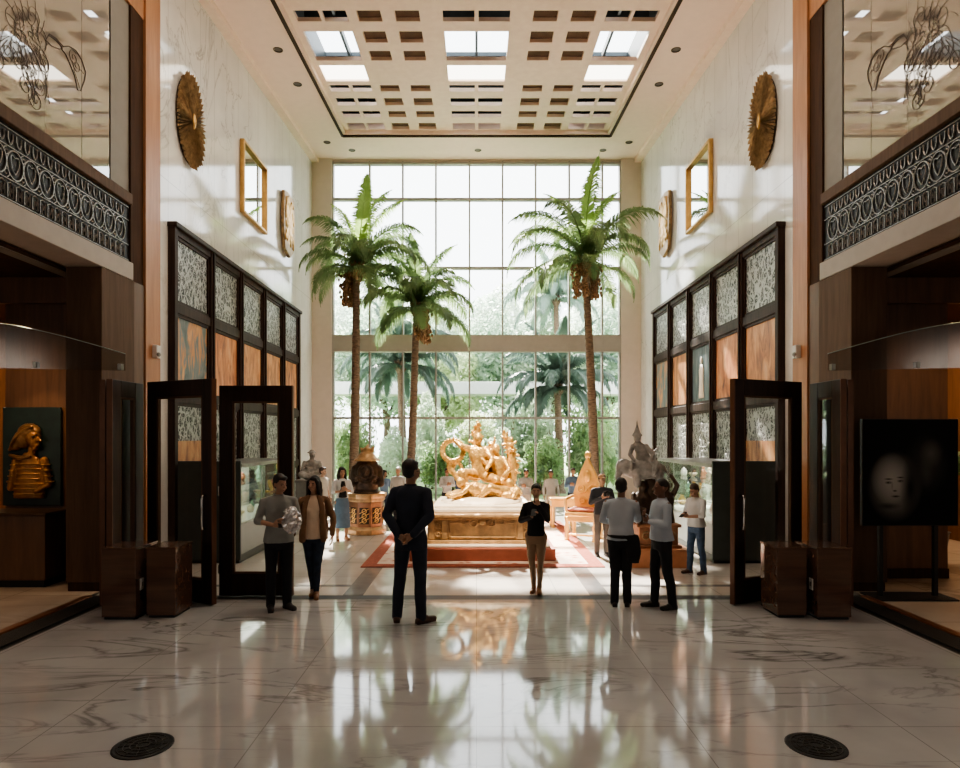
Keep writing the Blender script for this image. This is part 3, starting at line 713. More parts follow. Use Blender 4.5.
# mahogany box plinths
def plinth_box(x0,x1,y0,y1,h,label,socket=None):
    t=thing('box_plinth',label,'plinth',((x0+x1)/2,(y0+y1)/2,0)); w,d=(x1-x0)/2,(y1-y0)/2
    b=MB(); b.box((-w,-d,.03),(w,d,h-.02)); b.build('carcass',MT['box_wood'],t,bevel=.006)
    b=MB(); b.box((-w-.006,-d-.006,h-.02),(w+.006,d+.006,h)); b.build('top_board',MT['box_wood'],t,bevel=.004)
    b=MB(); b.box((-w+.02,-d+.02,0),(w-.02,d-.02,.03)); b.build('kick_base',MT['black'],t)
    if socket:
        s=socket; b=MB(); xx=w if s>0 else -w; a,c=sorted((xx,xx+s*.012)); b.box((a,-d+.09,.31),(c,-d+.17,.44)); q=b.build('socket_plate',MT['white'],t,bevel=.004)
        b=MB(); a,c=sorted((xx+s*.012,xx+s*.016)); b.box((a,-d+.115,.35),(c,-d+.145,.40)); b.build('socket',MT['casetop'],q)
for s,nm in ((-1,'left'),(1,'right')):
    a,c=sorted((s*4.2,s*3.82)); plinth_box(a,c,7.28,7.78,.81,'polished mahogany box plinth with white socket, outer one of the %s pair'%nm,-s)
    a,c=sorted((s*3.74,s*3.41)); plinth_box(a,c,7.36,7.80,.80,'polished mahogany box plinth without socket, inner one of the %s pair'%nm)

# glass canopies over the entrance wings
for s,nm in ((-1,'left'),(1,'right')):
    t=thing('glass_canopy','curved smoky glass canopy panel beside the %s wing column'%nm,'glass canopy',(0,0,0))
    b=MB(); n=30; top=[];bot=[]
    for i in range(n+1):
        q=i/n; x=s*(4.56+2.2*q); y=8.44-.16*math.sin(PI*q*.5)
        top.append((x,y,3.13+.42*math.sin(q*PI/2))); bot.append((x,y,2.91+.03*q))
    for i in range(n): b.add([bot[i],bot[i+1],top[i+1],top[i]],[(0,1,2,3)])
    b.build('glass_panel',MT['canopyg'],t,smooth=True)
    b=MB(); b.tube(top,.006,6); b.build('edge_rim',MT['glassedge'],t,smooth=True)
    for i in (1,15,28):
        b=MB(); b.cbox((bot[i][0],bot[i][1]+.03,bot[i][2]+.05),(.05,.07,.08)); b.build('clamp',MT['casetop'],t,bevel=.006)

# floor medallions
for s,nm in ((-1,'left'),(1,'right')):
    x=(143-CX)*4.31/F if s<0 else (816-CX)*4.31/F
    t=thing('floor_outlet_cover','round black patterned cover set in the marble floor, on the %s'%nm,'floor cover',(x,4.31,0))
    b=MB(); b.lathe([(.19,0),(.19,.006),(.18,.008),(.165,.006)],n=36); b.build('cover_plate',MT['black'],t)
    b=MB()
    for r in (.04,.08,.12,.155): b.ring((0,0,.008),(1,0,0),(0,1,0),r,.004,30,4)
    for i in range(12):
        a=PI*2*i/12; b.tube([(.04*math.cos(a),.04*math.sin(a),.008),(.155*math.cos(a+.2),.155*math.sin(a+.2),.008)],.003,4)
    b.build('raised_pattern',M('worn iron',(.08,.075,.07),.4,.7),t)

# ------------------------------------------------------------------ left relief portrait and right photo panel
t=thing('relief_panel','dark green panel with a bronze relief of a woman in a banded top','artwork',(-6.42,9.42,1.77))
b=MB(); b.box((-.42,-.04,-.71),(.42,0,.71)); b.build('back_panel',M('dark green board',(.010,.022,.018),.45,var=.3),t,bevel=.01)
bz=M('warm bronze relief',(.42,.20,.075),.38,.6,var=.3,bump=.3)
b=MB()
b.loft([(-.02,-.05,-.60,.23,.07),(-.01,-.05,-.30,.21,.075),(0,-.05,-.1,.20,.07),(-.02,-.05,-.02,.13,.06),(-.01,-.06,.06,.065,.055)],20)
b.cap((-.2,-.06,-.06),.06,(-.27,-.08,-.45),.05); b.cap((.19,-.06,-.06),.06,(.27,-.08,-.40),.05); b.cap((.27,-.08,-.4),.045,(.12,-.12,-.5),.038)
b.ell((.05,-.08,.28),(.105,.09,.14)); b.ell((.085,-.09,.21),(.075,.075,.095)); b.chain([(.14,-.12,.285),(.185,-.125,.225)],[.014,.022],8); b.ell((.165,-.12,.235),(.02,.025,.014)); b.ell((.135,-.13,.165),(.03,.03,.011)); b.ell((.135,-.13,.148),(.028,.028,.011)); b.ell((.105,-.11,.118),(.042,.045,.032)); b.cap((.02,-.06,.03),.055,(.04,-.07,.18),.055)
b.cap((.07,-.15,.315),.012,(.15,-.145,.315),.01,6); b.cap((.02,-.155,.31),.012,(.06,-.16,.315),.01,6)
fuse(b,.009,'figure_relief',bz,t,1)
b=MB(); b.ell((.10,-.155,.283),(.026,.012,.011),8,6); b.build('eye',MT['black'],t,smooth=True)
for i_,z in enumerate([-.55+.072*i for i in range(7)]):
    b=MB(); wb=.17+.05*(z<-.35)+.02*(z>-.2); b.loft([(-.01,-.08,z,wb,.055),(-.01,-.08,z+.014,wb+.006,.066),(-.01,-.08,z+.028,wb,.055)],24); b.build('raised_band',M('band bronze',(.50,.27,.10),.35,.6,var=.3) if i_==0 else bpy.data.materials['band bronze'],t,smooth=True)
for sx in (-1,1):
    for k_ in range(4):
        b=MB(); p=Vector((sx*.215-.0,-.065,-.12-.08*k_)); b.ring(p+Vector((sx*.018*k_,0,0)),(1,0,0),(0,1,0),.055,.014,14,6); b.build('sleeve_band',bpy.data.materials['band bronze'],t,smooth=True)
b=MB(); b.ell((-.01,-.07,.35),(.165,.1,.13)); b.ell((-.09,-.07,.26),(.12,.09,.15)); b.chain([(-.12,-.07,.25),(-.2,-.07,.14),(-.30,-.06,.10)],[.07,.06,.025]); b.chain([(-.28,-.08,.02),(-.12,-.12,-.02),(.02,-.12,-.0)],[.025,.038,.03])
for i_ in range(8): b.tube(bez3((.11-.035*i_,-.155,.43-.012*i_),(-.08-.02*i_,-.19,.40-.03*i_),(-.2-.008*i_,-.13,.2-.018*i_)),.011,5)
fuse(b,.010,'hair_relief',M('bronze hair relief',(.30,.16,.07),.4,.6,var=.3,bump=.5,bsc=40),t,1)
t=thing('artwork_pedestal','dark brown block pedestal under the bronze relief panel','pedestal',(-6.28,9.1,0))
b=MB(); b.box((-.52,-.27,.1),(.42,.27,.98)); b.build('block',MT['wing_wood'],t,bevel=.01)
b=MB(); b.box((-.54,-.29,.98),(.44,.29,1.02)); b.build('top_slab',MT['col_wood'],t,bevel=.008)
b=MB(); b.box((-.48,-.23,0),(.38,.23,.1)); b.build('plinth_base',MT['black'],t)
def photo_mat():
    m,nt,out=new_mat('dark printed portrait'); b=pbsdf(nt,out,.6,spec=.12); L=nt.links.new
    tc=N(nt,'TexCoord'); acc=None
    def blob(c,r,col,soft=1.0):
        nonlocal acc
        mp=N(nt,'Mapping'); mp.inputs['Location'].default_value=(-c[0]/r[0],0,-c[1]/r[1]); mp.inputs['Scale'].default_value=(1/r[0],0,1/r[1]); L(tc.outputs['Object'],mp.inputs[0])
        ln=N(nt,'VectorMath',operation='LENGTH'); L(mp.outputs[0],ln.inputs[0])
        r_=ramp(nt,[(max(0,1-soft)*.5,(1,1,1)),(.5+.0,(0,0,0))]); dv=N(nt,'Math',operation='MULTIPLY'); dv.inputs[1].default_value=.5; L(ln.outputs[1],dv.inputs[0]); L(dv.outputs[0],r_.inputs[0])
        mx=N(nt,'MixRGB'); L(r_.outputs[0],mx.inputs[0]); mx.inputs[2].default_value=c4(col)
        if acc is None: mx.inputs[1].default_value=(.004,.005,.005,1)
        else: L(acc,mx.inputs[1])
        acc=mx.outputs[0]
    blob((-.2,-.18),(.36,.46),(.30,.29,.275),1); blob((-.25,-.08),(.26,.34),(.42,.41,.39)); blob((.2,.1),(.30,.42),(.05,.048,.046)); blob((.26,.24),(.16,.2),(.10,.095,.09)); blob((.2,.0),(.1,.22),(.06,.06,.058))
    blob((.0,-.2),(.14,.40),(.012,.012,.012),.9)
    for c,r in (((-.28,-.13),(.055,.022)),((-.13,-.11),(.05,.022)),((-.28,-.085),(.07,.014)),((-.13,-.065),(.06,.014)),((-.2,-.235),(.035,.016)),((-.19,-.305),(.07,.018))): blob(c,r,(.01,.01,.01),.9)
    blob((-.235,-.17),(.018,.07),(.26,.25,.24)); blob((-.27,-.133),(.01,.01),(.3,.3,.3)); blob((-.12,-.113),(.01,.01),(.25,.25,.25)); blob((-.3,-.43),(.2,.05),(.04,.04,.04))
    L(acc,b.inputs['Base Color']); return m
t=thing('portrait_display_panel','large near-black photographic portrait panel of a face standing beside the right column','display panel',(5.52,8.3,0))
b=MB(); b.box((-.61,-.03,.92),(.61,.03,2.28)); b.build('panel_board',MT['black'],t,bevel=.006)
b=MB(); b.box((-.6,-.036,-.67),(.6,-.03,.67)); o=b.build('printed_portrait',photo_mat(),t); o.location=(0,0,1.6)
for x in (-.35,.35):
    b=MB(); b.box((x-.025,.0,.02),(x+.025,.05,.95)); b.build('stand_post',MT['black'],t)
b=MB(); b.box((-.5,-.2,0),(.5,.22,.02)); b.build('stand_foot',MT['black'],t)

# ------------------------------------------------------------------ display cases with small objects
def display_case(s,nm,desc):
    t=thing('display_case',desc,'display case',(s*4.33,0,0)); y0,y1=10.55,13.7
    def bx(mb,x0,x1,ya,yb_,z0,z1):
        a,c=sorted((s*x0,s*x1)); mb.box((a,ya,z0),(c,yb_,z1))
    I,O=-.5,.5     # inner (aisle) face and wall face
    b=MB(); bx(b,I,O,y0,y1,.08,.62); b.build('base_cabinet',MT['greybase'],t,bevel=.01)
    b=MB(); bx(b,I+.03,O-.03,y0+.03,y1-.03,0,.08); bx(b,I-.01,O,y0-.01,y1,.06,.14); b.build('kick_base',MT['greenbase'],t)
    b=MB(); bx(b,I-.015,O,y0-.05,y0,.06,1.66); b.build('end_panel',MT['greenbase'],t,bevel=.006)
    b=MB(); bx(b,O-.04,O,y0,y1,.62,1.56); b.build('back_board',MT['linen'],t)
    b=MB(); bx(b,I-.02,O,y0,y1,1.55,1.61); b.build('top_frame',MT['casetop'],t,bevel=.006)
    b=MB(); n=3
    for i in range(n+1):
        y=y0+(y1-y0)*i/n; bx(b,I,I+.02,y-.008 if i else y,y+.012,.62,1.55)
    b.build('glass_joint',MT['casetop'],t)
    for i in range(n):
        b=MB(); ya,yb_=y0+(y1-y0)*i/n+.012,y0+(y1-y0)*(i+1)/n-.008; bx(b,I,I+.008,ya,yb_,.63,1.55); b.build('glass_pane',MT['vitrine'],t)
    b=MB(); bx(b,I+.01,O-.04,y1-.008,y1,.63,1.55); b.build('end_pane',MT['vitrine'],t)
    for z in (.95,1.25):
        b=MB(); bx(b,I+.06,O-.05,y0+.03,y1-.03,z,z+.012); b.build('glass_shelf',MT['vitrine'],t)
    b=MB(); bx(b,I+.02,O-.05,y0+.02,y1-.02,.62,.645); b.build('display_deck',MT['linen'],t)
    b=MB(); bx(b,-.2,.2,y0+.2,y1-.2,1.535,1.548); b.build('case_light',emit('case light strip',(1,.95,.85),3.0),t)
display_case(-1,'left','long glass display case behind the woman in grey, charcoal base')
display_case(1,'right','long glass display case behind the man in blue jeans, charcoal end panel')
artc=[('cream',(.75,.66,.5)),('terracotta',(.5,.22,.12)),('jade green',(.22,.36,.26)),('brown',(.25,.14,.08)),('white',(.8,.78,.72)),('gilt',(.7,.45,.15))]
artm={n:M('%s glaze'%n,c,.35,.7 if n=='gilt' else 0,var=.25,sc=20) for n,c in artc}
def artefact(kind):
    b=MB()
    if kind=='vase': b.lathe([(.035,0),(.06,.04),(.065,.09),(.035,.14),(.025,.16),(.04,.18)],n=16)
    elif kind=='bowl': b.lathe([(.03,0),(.03,.012),(.07,.04),(.085,.075),(.078,.075),(.06,.045)],n=16)
    elif kind=='jar': b.lathe([(.045,0),(.06,.03),(.06,.09),(.04,.11),(.045,.115),(.02,.13),(.012,.15)],n=16)
    elif kind=='figurine':
        b.lathe([(.05,0),(.05,.02),(.035,.03),(.045,.07),(.03,.11),(.035,.14),(.015,.16)],n=12); b.ell((0,0,.185),(.024,.024,.03)); b.cap((.03,0,.135),.012,(.05,-.03,.08),.01); b.cap((-.03,0,.135),.012,(-.04,-.035,.1),.01)
    elif kind=='plate':
        b.lathe([(.02,-.0),(.09,.012),(.1,.02),(.095,.022),(.03,.01)],n=20); b.xf(Matrix.Translation((0,0,.1))@Matrix.Rotation(R(75),4,'X')); b.box((-.03,-.01,0),(.03,.05,.02))
    return b
protos={}
for i,k in enumerate(('vase','bowl','jar','figurine','plate')): protos[k]=artefact(k).mesh(k,True)
ordn=['first','second','third','fourth','fifth','sixth','seventh','eighth']
for s,where in ((-1,'case behind the grey woman'),(1,'case behind the jeans man')):
    g=random.Random(11+s)
    for z,sh in ((.645,'deck'),(.962,'lower shelf'),(1.262,'upper shelf')):
        n=7 if sh=='deck' else 6
        for i in range(n):
            k=g.choice(list(protos)); cn,_=g.choice(artc)
            me=protos[k].copy(); me.materials.append(artm[cn]); o=bpy.data.objects.new(k,me); COL.objects.link(o)
            o.location=(s*(4.35+g.uniform(-.25,.05)),10.85+i*(2.6/(n-1)),z); o.rotation_euler=(0,0,(-s)*R(90) if k=='plate' else g.uniform(0,6)); sc=g.uniform(.95,1.25); o.scale=(sc,)*3
            tag(o,'%s %s, %s along the %s of the %s'%(cn,k,ordn[i],sh,where),k,'artefacts in the glass cases')

# ------------------------------------------------------------------ sculpture helpers
def scatter_leaves(b,path,rads,n,seed,size):
    g=random.Random(seed)
    for i in range(n):
        t=g.random()*(len(path)-1); k=int(t); f=t-k; p=Vector(path[k])*(1-f)+Vector(path[min(k+1,len(path)-1)])*f; r=rads[k]*(1-f)+rads[min(k+1,len(rads)-1)]*f
        d=Vector((g.gauss(0,1),g.gauss(0,.5),g.gauss(0,1))).normalized(); q=p+d*r*g.uniform(.4,1); b.cap(p+d*r*.2,size*.5,q,size*g.uniform(.25,.6),6,2)
def spiral3(c,r0,r1,turns,a0,y=0,n=20): return [(c[0]+(r0+(r1-r0)*i/n)*math.cos(a0+turns*2*PI*i/n),y,c[1]+(r0+(r1-r0)*i/n)*math.sin(a0+turns*2*PI*i/n)) for i in range(n+1)]
CXS=.1
# carpet, red step, plinth, slab, statue
t=thing('carpet','pale figured carpet with red border under the gilded plinth','carpet',(CXS,13,0))
b=MB(); b.box((-1.7,-2.58,0),(1.7,2.58,.012)); b.build('field',MT['carpet'],t)
b=MB()
for q in ((-1.92,-2.8,-1.7,2.8),(1.7,-2.8,1.92,2.8),(-1.7,-2.8,1.7,-2.58),(-1.7,2.58,1.7,2.8)): b.box((q[0],q[1],0),(q[2],q[3],.016))
b.build('border',MT['carpet_edge'],t)
t=thing('red_step','low red cloth covered step beneath the gilded plinth','step',(CXS,12.05,.016))
b=MB(); b.box((-1.2,-1.4,0),(1.2,1.4,.2)); b.build('step_block',MT['redstep'],t,bevel=.01)
b=MB(); b.box((-1.12,-1.3,.2),(1.12,1.3,.235)); b.build('stone_top',MT['slab'],t,bevel=.008)
t=thing('gilded_plinth','carved gilded plinth with panelled front at the hall centre','plinth',(CXS,12.05,.251))
b=MB(); b.loft([(0,0,0,1.0,1.1),(0,0,.03,1.0,1.1)],4); 
b=MB(); b.box((-1.0,-1.12,0),(1.0,1.12,.06)); b.box((-.93,-1.05,.06),(.93,1.05,.40)); b.box((-.97,-1.09,.40),(.97,1.09,.44)); b.box((-1.03,-1.15,.44),(1.03,1.15,.50)); b.build('casing',MT['plinth'],t,bevel=.015)
b=MB()
for (x0,x1,z0,z1) in ((-.56,.56,.33,.36),(-.56,.56,.09,.12),(-.56,-.53,.09,.36),(.53,.56,.09,.36)): b.box((x0,-1.075,z0),(x1,-1.04,z1))
for x in (-.86,-.64,.64,.86): b.box((x-.05,-1.08,.07),(x+.05,-1.04,.40))
b.build('panel_moulding',MT['plinth'],t,bevel=.008)
b=MB()
for sx in (-1,1):
    b.tube(spiral3((sx*.75,.3),.07,.015,1.6*sx,0,-1.075),.012,6); b.tube(spiral3((sx*.75,.16),.06,.015,-1.6*sx,0,-1.075),.012,6); b.tube(spiral3((sx*.14,.355),.09,.02,-1.3*sx,PI/2,-1.085),.012,6); b.tube(spiral3((sx*.32,.37),.06,.015,-1.3*sx,PI/2,-1.08),.01,6)
b.ell((0,-1.09,.36),(.07,.03,.05)); b.build('scroll_carving',MT['plinth'],t,smooth=True)
t=thing('stone_slab','cream stepped stone slab under the golden statue','slab',(CXS,12.05,.751))
b=MB(); b.box((-.88,-.95,0),(.88,.95,.07)); b.box((-.82,-.88,.07),(.82,.88,.12)); b.build('lower_tier',MT['slab'],t,bevel=.015)
b=MB(); b.loft([(0,0,.12,.76,.8),(.02,0,.19,.72,.72),(.0,0,.23,.55,.6)],24); fuse(b,.03,'rock_mound',MT['slab'],t,3,.04,.3)
t=thing('golden_statue','bright golden statue group of entwined figures on the cream slab','statue',(CXS-.02,12.0,.93)); t.scale=(1.03,1.03,1.03)
b=MB()   # main leaning figure
b.loft([(0,0,.36,.17,.13),(-.01,-.02,.5,.165,.12),(-.03,-.03,.62,.135,.1),(-.05,-.03,.76,.17,.115),(-.06,-.02,.88,.16,.1),(-.06,-.02,.94,.07,.06)],18)
b.chain([(-.06,-.02,.92),(-.05,-.05,1.0)],[.055,.05]); b.ell((-.045,-.06,1.07),(.08,.095,.11)); b.ell((-.05,-.15,1.06),(.014,.02,.02))
b.chain([(-.2,-.03,.87),(-.36,-.1,.93),(-.46,-.05,1.02)],[.065,.05,.035]); b.chain([(.09,-.03,.87),(.2,-.16,.68),(.1,-.26,.52)],[.065,.05,.036])
for k_ in range(5): b.cap((-.46,-.05,1.02),.016,(-.49-.02*(k_%2),-.08+.02*k_,1.09-.012*abs(k_-2)),.011,6)
b.chain([(-.09,-.03,.4),(-.32,-.28,.46),(-.24,-.3,.06),(-.33,-.4,.03)],[.115,.085,.05,.035]); b.chain([(.1,-.03,.38),(.26,-.3,.34),(.33,.0,.12),(.42,.02,.06)],[.115,.085,.055,.04])
fuse(b,.014,'main_figure',MT['statue_gold'],t,2)
b=MB()   # reclining figure along the base
b.chain([(.42,-.30,.12),(.1,-.36,.15),(-.12,-.38,.2)],[.12,.11,.12]); b.chain([(-.12,-.38,.2),(-.28,-.4,.27)],[.08,.05]); b.ell((-.35,-.42,.3),(.08,.08,.09)); b.chain([(-.15,-.42,.27),(-.33,-.5,.12),(-.5,-.48,.06)],[.05,.04,.03]); b.chain([(.4,-.32,.14),(.16,-.5,.22),(-.02,-.52,.06)],[.09,.07,.04]); b.chain([(.42,-.25,.1),(.62,-.3,.16),(.55,-.45,.05)],[.09,.07,.04])
fuse(b,.014,'reclining_figure',MT['statue_gold'],t,2)
b=MB()   # companion figure
b.loft([(.33,.02,.2,.15,.13),(.32,.02,.4,.14,.11),(.3,0,.58,.14,.1),(.29,0,.7,.13,.09),(.29,0,.76,.06,.05)],16); b.chain([(.29,0,.74),(.28,-.02,.8)],[.05,.045]); b.ell((.27,-.03,.87),(.07,.085,.095)); b.chain([(.18,-.02,.7),(.1,-.16,.6),(.02,-.14,.7)],[.05,.04,.03]); b.chain([(.42,-.02,.69),(.5,-.14,.5),(.4,-.24,.42)],[.05,.042,.03]); b.chain([(.36,0,.25),(.5,-.2,.28),(.48,-.2,.02)],[.1,.075,.05])
fuse(b,.014,'companion_figure',MT['statue_gold'],t,2)
b=MB(); b.ring((-.5,-.02,.84),(1,0,0),(0,.15,1),.17,.032,24,8)
for i in range(26): a=2*PI*i/26; b.cap((-.5+.17*math.cos(a),-.02,.84+.17*math.sin(a)),.03,(-.5+.23*math.cos(a+.35),-.05,.84+.23*math.sin(a+.35)),.015,6,2)
b.tube(spiral3((-.44,.55),.16,.03,1.2,PI*.8,.0),.032,7); b.chain([(-.6,0,.66),(-.45,0,.38),(-.3,0,.2)],[.03,.045,.07])
fuse(b,.013,'wreath',MT['statue_gold'],t,2)
b=MB(); scatter_leaves(b,[(.52,.1,.1),(.6,.1,.5),(.55,.08,.9),(.42,.08,1.15)],[.16,.17,.16,.1],130,5,.045); b.chain([(.5,.1,.1),(.58,.1,.5),(.53,.08,.9),(.42,.08,1.15)],[.1,.09,.07,.04])
scatter_leaves(b,[(-.1,.12,.95),(-.06,.12,1.15),(-.05,.1,1.36)],[.16,.15,.06],80,9,.04); b.chain([(-.08,.12,.6),(-.07,.12,1.0),(-.05,.1,1.34)],[.1,.07,.03]); scatter_leaves(b,[(.12,.15,.7),(.24,.15,1.0)],[.14,.12],40,2,.04); b.chain([(.1,.14,.4),(.2,.15,.95)],[.1,.05])
fuse(b,.014,'foliage_crest',MT['statue_gold'],t,1)
b=MB(); g=random.Random(4)
for i in range(34): b.ell((g.uniform(-.55,.6),g.uniform(-.4,.3),g.uniform(-.02,.1)),(g.uniform(.08,.2),g.uniform(.08,.18),g.uniform(.05,.12)),10,7)
fuse(b,.02,'rock_base',MT['statue_gold'],t,2,.03,.15)

# dark bust on octagonal copper pedestal
Y=13.9; x=(367-CX)*Y/F
t=thing('octagonal_pedestal','copper coloured octagonal pedestal with pierced panels, under the dark bronze bust','pedestal',(x,Y,0))
b=MB(); b.lathe([(.42,0),(.42,.1),(.385,.13),(.37,.16)],n=8,sq=1); b.build('base_moulding',MT['plinth'],t,bevel=.01)
b=MB(); b.lathe([(.36,.16),(.36,.68)],n=8,sq=1); b.build('drum',MT['redbrown'],t,bevel=.01)
b=MB(); b.lathe([(.37,.68),(.40,.72),(.40,.76),(.43,.79),(.43,.86)],n=8,sq=1); b.build('cap_moulding',MT['plinth'],t,bevel=.01)
for i in range(8):
    a=2*PI*i/8+PI/4*0; a=2*PI*i/8; r=.36*math.cos(PI/8)
    if math.sin(a)>.8: continue
    ax=Vector((-math.sin(a),math.cos(a),0)); nn=Vector((math.cos(a),math.sin(a),0))
    b=MB(); c=nn*(r+.004)+Vector((0,0,.40))
    b.obox(c,ax,nn,(0,0,1),(.2,.012,.34)); q=b.build('inset_panel',MT['shadow'],t)
    b=MB()
    for k_ in range(3):
        b.ring(nn*(r+.014)+Vector((0,0,.30+.1*k_)),ax,(0,0,1),.045,.009,14,5); b.tube([nn*(r+.014)+ax*sx+Vector((0,0,zz)) for sx,zz in ((-.1,.25+.1*k_),(.1,.35+.1*k_))],.007,5)
    b.build('pierced_scroll',MT['gold'],q,smooth=True)
t=thing('bronze_bust','dark bronze armoured bust with ornate helmet on the octagonal pedestal','sculpture',(x,Y,.86))
b=MB(); b.lathe([(.30,0),(.30,.04),(.2,.08)],n=20); b.ell((0,.02,.42),(.30,.24,.34),18,12); b.cap((-.24,0,.5),.1,(-.3,-.05,.2),.08); b.cap((.24,0,.5),.1,(.3,-.05,.2),.08); b.loft([(0,0,.05,.24,.2),(0,0,.2,.28,.22)],18)
for i in range(9): a=PI*(.1+.8*i/8); b.cap((.2*math.cos(a),-.2,.42-.22*math.sin(a)),.03,(.27*math.cos(a),-.18,.42-.27*math.sin(a)),.022,6)
b.ring((0,-.2,.45),(1,0,0),(0,0,1),.14,.03,20,6)
fuse(b,.016,'torso',MT['bronze'],t,1)
b=MB(); b.ell((0,-.2,.46),(.1,.06,.12)); b.ell((0,-.26,.45),(.02,.03,.035)); b.ell((-.04,-.25,.49),(.02,.015,.012)); b.ell((.04,-.25,.49),(.02,.015,.012)); b.ell((0,-.25,.39),(.04,.02,.012)); fuse(b,.01,'mask_face',MT['bronze'],t,1)
b=MB(); b.lathe([(.29,.68),(.26,.72),(.2,.76),(.15,.84),(.06,.89)],n=22); b.ell((0,0,.9),(.1,.09,.08)); b.cap((0,0,.95),.05,(.02,0,1.02),.02); b.cap((.1,0,.9),.05,(.14,0,.98),.02); b.cap((-.1,0,.9),.04,(-.13,0,.95),.02); fuse(b,.014,'helmet',MT['plinth'],t,1)

# seated stone figures on tall pedestals (left) and mounted bronze groups (right)
def seated_stone(t,mat,sc=1):
    b=MB(); b.ell((0,0,.12),(.27,.22,.16)); b.loft([(0,.02,.1,.2,.16),(0,.03,.3,.17,.13),(0,.02,.42,.19,.12),(0,.02,.5,.1,.08)],16); b.chain([(0,.02,.48),(0,0,.56)],[.06,.055]); b.ell((.01,-.01,.63),(.075,.09,.1)); b.ell((.02,-.1,.62),(.014,.02,.02)); b.ell((0,0,.7),(.12,.12,.025)); b.ell((0,.01,.72),(.07,.07,.05))
    b.chain([(-.18,.02,.43),(-.25,-.08,.25),(-.1,-.2,.2)],[.06,.05,.04]); b.chain([(.18,.02,.43),(.24,-.1,.26),(.08,-.2,.2)],[.06,.05,.04]); b.chain([(-.12,0,.14),(-.28,-.2,.14),(-.02,-.26,.06)],[.11,.09,.05]); b.chain([(.12,0,.14),(.28,-.2,.12),(.06,-.28,.05)],[.11,.09,.05])
    for k_ in range(6): b.cap((-.2+.08*k_,-.12,.36-.02*k_),.018,(.1+.04*k_,-.16,.12),.014,6)
    b.scaled(sc); return fuse(b,.014,'carved_figure',mat,t,2,.012,.05)
def pedestal(x,Y,w,h,mat,label,base=None):
    t=thing('statue_pedestal',label,'pedestal',(x,Y,0))
    b=MB(); b.box((-w/2-.05,-w/2-.05,0),(w/2+.05,w/2+.05,.1)); b.build('base_moulding',base or mat,t,bevel=.012)
    b=MB(); b.box((-w/2,-w/2,.1),(w/2,w/2,h-.06)); b.build('shaft',mat,t,bevel=.008)
    b=MB(); b.box((-w/2-.04,-w/2-.04,h-.06),(w/2+.04,w/2+.04,h)); b.build('cap_moulding',base or mat,t,bevel=.012); return t
pedestal(-3.85,15.2,.6,1.06,MT['planter'],'dark square pedestal under the grey seated stone figure by the left wall')
t=thing('stone_statue','grey carved stone seated figure with flat hat by the left wall','statue',(-3.85,15.2,1.06),R(20)); seated_stone(t,MT['stone'],.9)
Yp=10.45; xp=(656-CX)*Yp/F
t=thing('terracotta_plinth','low terracotta plinth block behind the two men in pale blue shirts','plinth',(xp,Yp+.1,0))
b=MB(); b.box((-.46,-.4,0),(.46,.4,.27)); b.build('block',MT['terracotta'],t,bevel=.012)
b=MB(); b.box((-.47,-.41,.27),(.47,.41,.29)); b.build('top_slab',MT['terracotta'],t,bevel=.006)
t=thing('bronze_pedestal','carved red bronze pedestal standing on the terracotta plinth','pedestal',(xp,Yp+.1,.29))
b=MB(); b.box((-.36,-.3,0),(.36,.3,.05)); b.box((-.31,-.26,.05),(.31,.26,.33)); b.box((-.35,-.3,.33),(.35,.3,.38)); b.build('casing',MT['redbrown'],t,bevel=.012)
b=MB()
for sx in (-.2,0,.2): b.tube(spiral3((sx,.19),.08,.015,1.5,0,-.265),.012,6)
b.build('scroll_carving',MT['oldgold'],t,smooth=True)
t=thing('bronze_statue_group','bronze crouching bearers with a grey mounted rider above, behind the pale shirted men','statue',(xp,Yp+.1,.67))
b=MB()
for sx in (-.2,.17):
    b.loft([(sx,0,0,.16,.17),(sx,0,.2,.13,.14),(sx,-.02,.4,.15,.12),(sx,-.02,.5,.07,.06)],14); b.ell((sx,-.05,.58),(.075,.09,.1)); b.chain([(sx-.13,0,.44),(sx-.18,-.15,.25),(sx,-.2,.22)],[.05,.045,.035]); b.chain([(sx+.13,0,.44),(sx+.18,-.08,.6),(sx+.1,0,.75)],[.05,.04,.03]); b.chain([(sx-.08,-.05,.1),(sx-.12,-.25,.16),(sx-.1,-.22,0)],[.09,.07,.05])
scatter_leaves(b,[(-.28,0,.1),(.28,0,.15)],[.12,.12],40,3,.035); b.loft([(0,.05,0,.3,.22),(0,.05,.3,.2,.16),(0,.05,.7,.16,.14)],16)
fuse(b,.014,'bearer_figures',MT['bronze'],t,1)
b=MB(); b.ell((-.18,0,.86),(.36,.2,.17),16,10); b.ell((-.5,-.05,.9),(.14,.13,.13)); b.chain([(-.58,-.08,.86),(-.62,-.12,.72),(-.56,-.16,.64)],[.06,.045,.03]); b.ell((-.42,-.18,.92),(.03,.06,.09)); b.ell((-.42,.1,.92),(.03,.06,.09)); b.chain([(-.3,-.08,.8),(-.3,-.1,.62)],[.08,.06]); b.chain([(.05,-.08,.8),(.06,-.1,.62)],[.08,.06]); b.chain([(.15,0,.9),(.24,0,.75)],[.03,.015]); fuse(b,.014,'mount',MT['stone'],t,2)
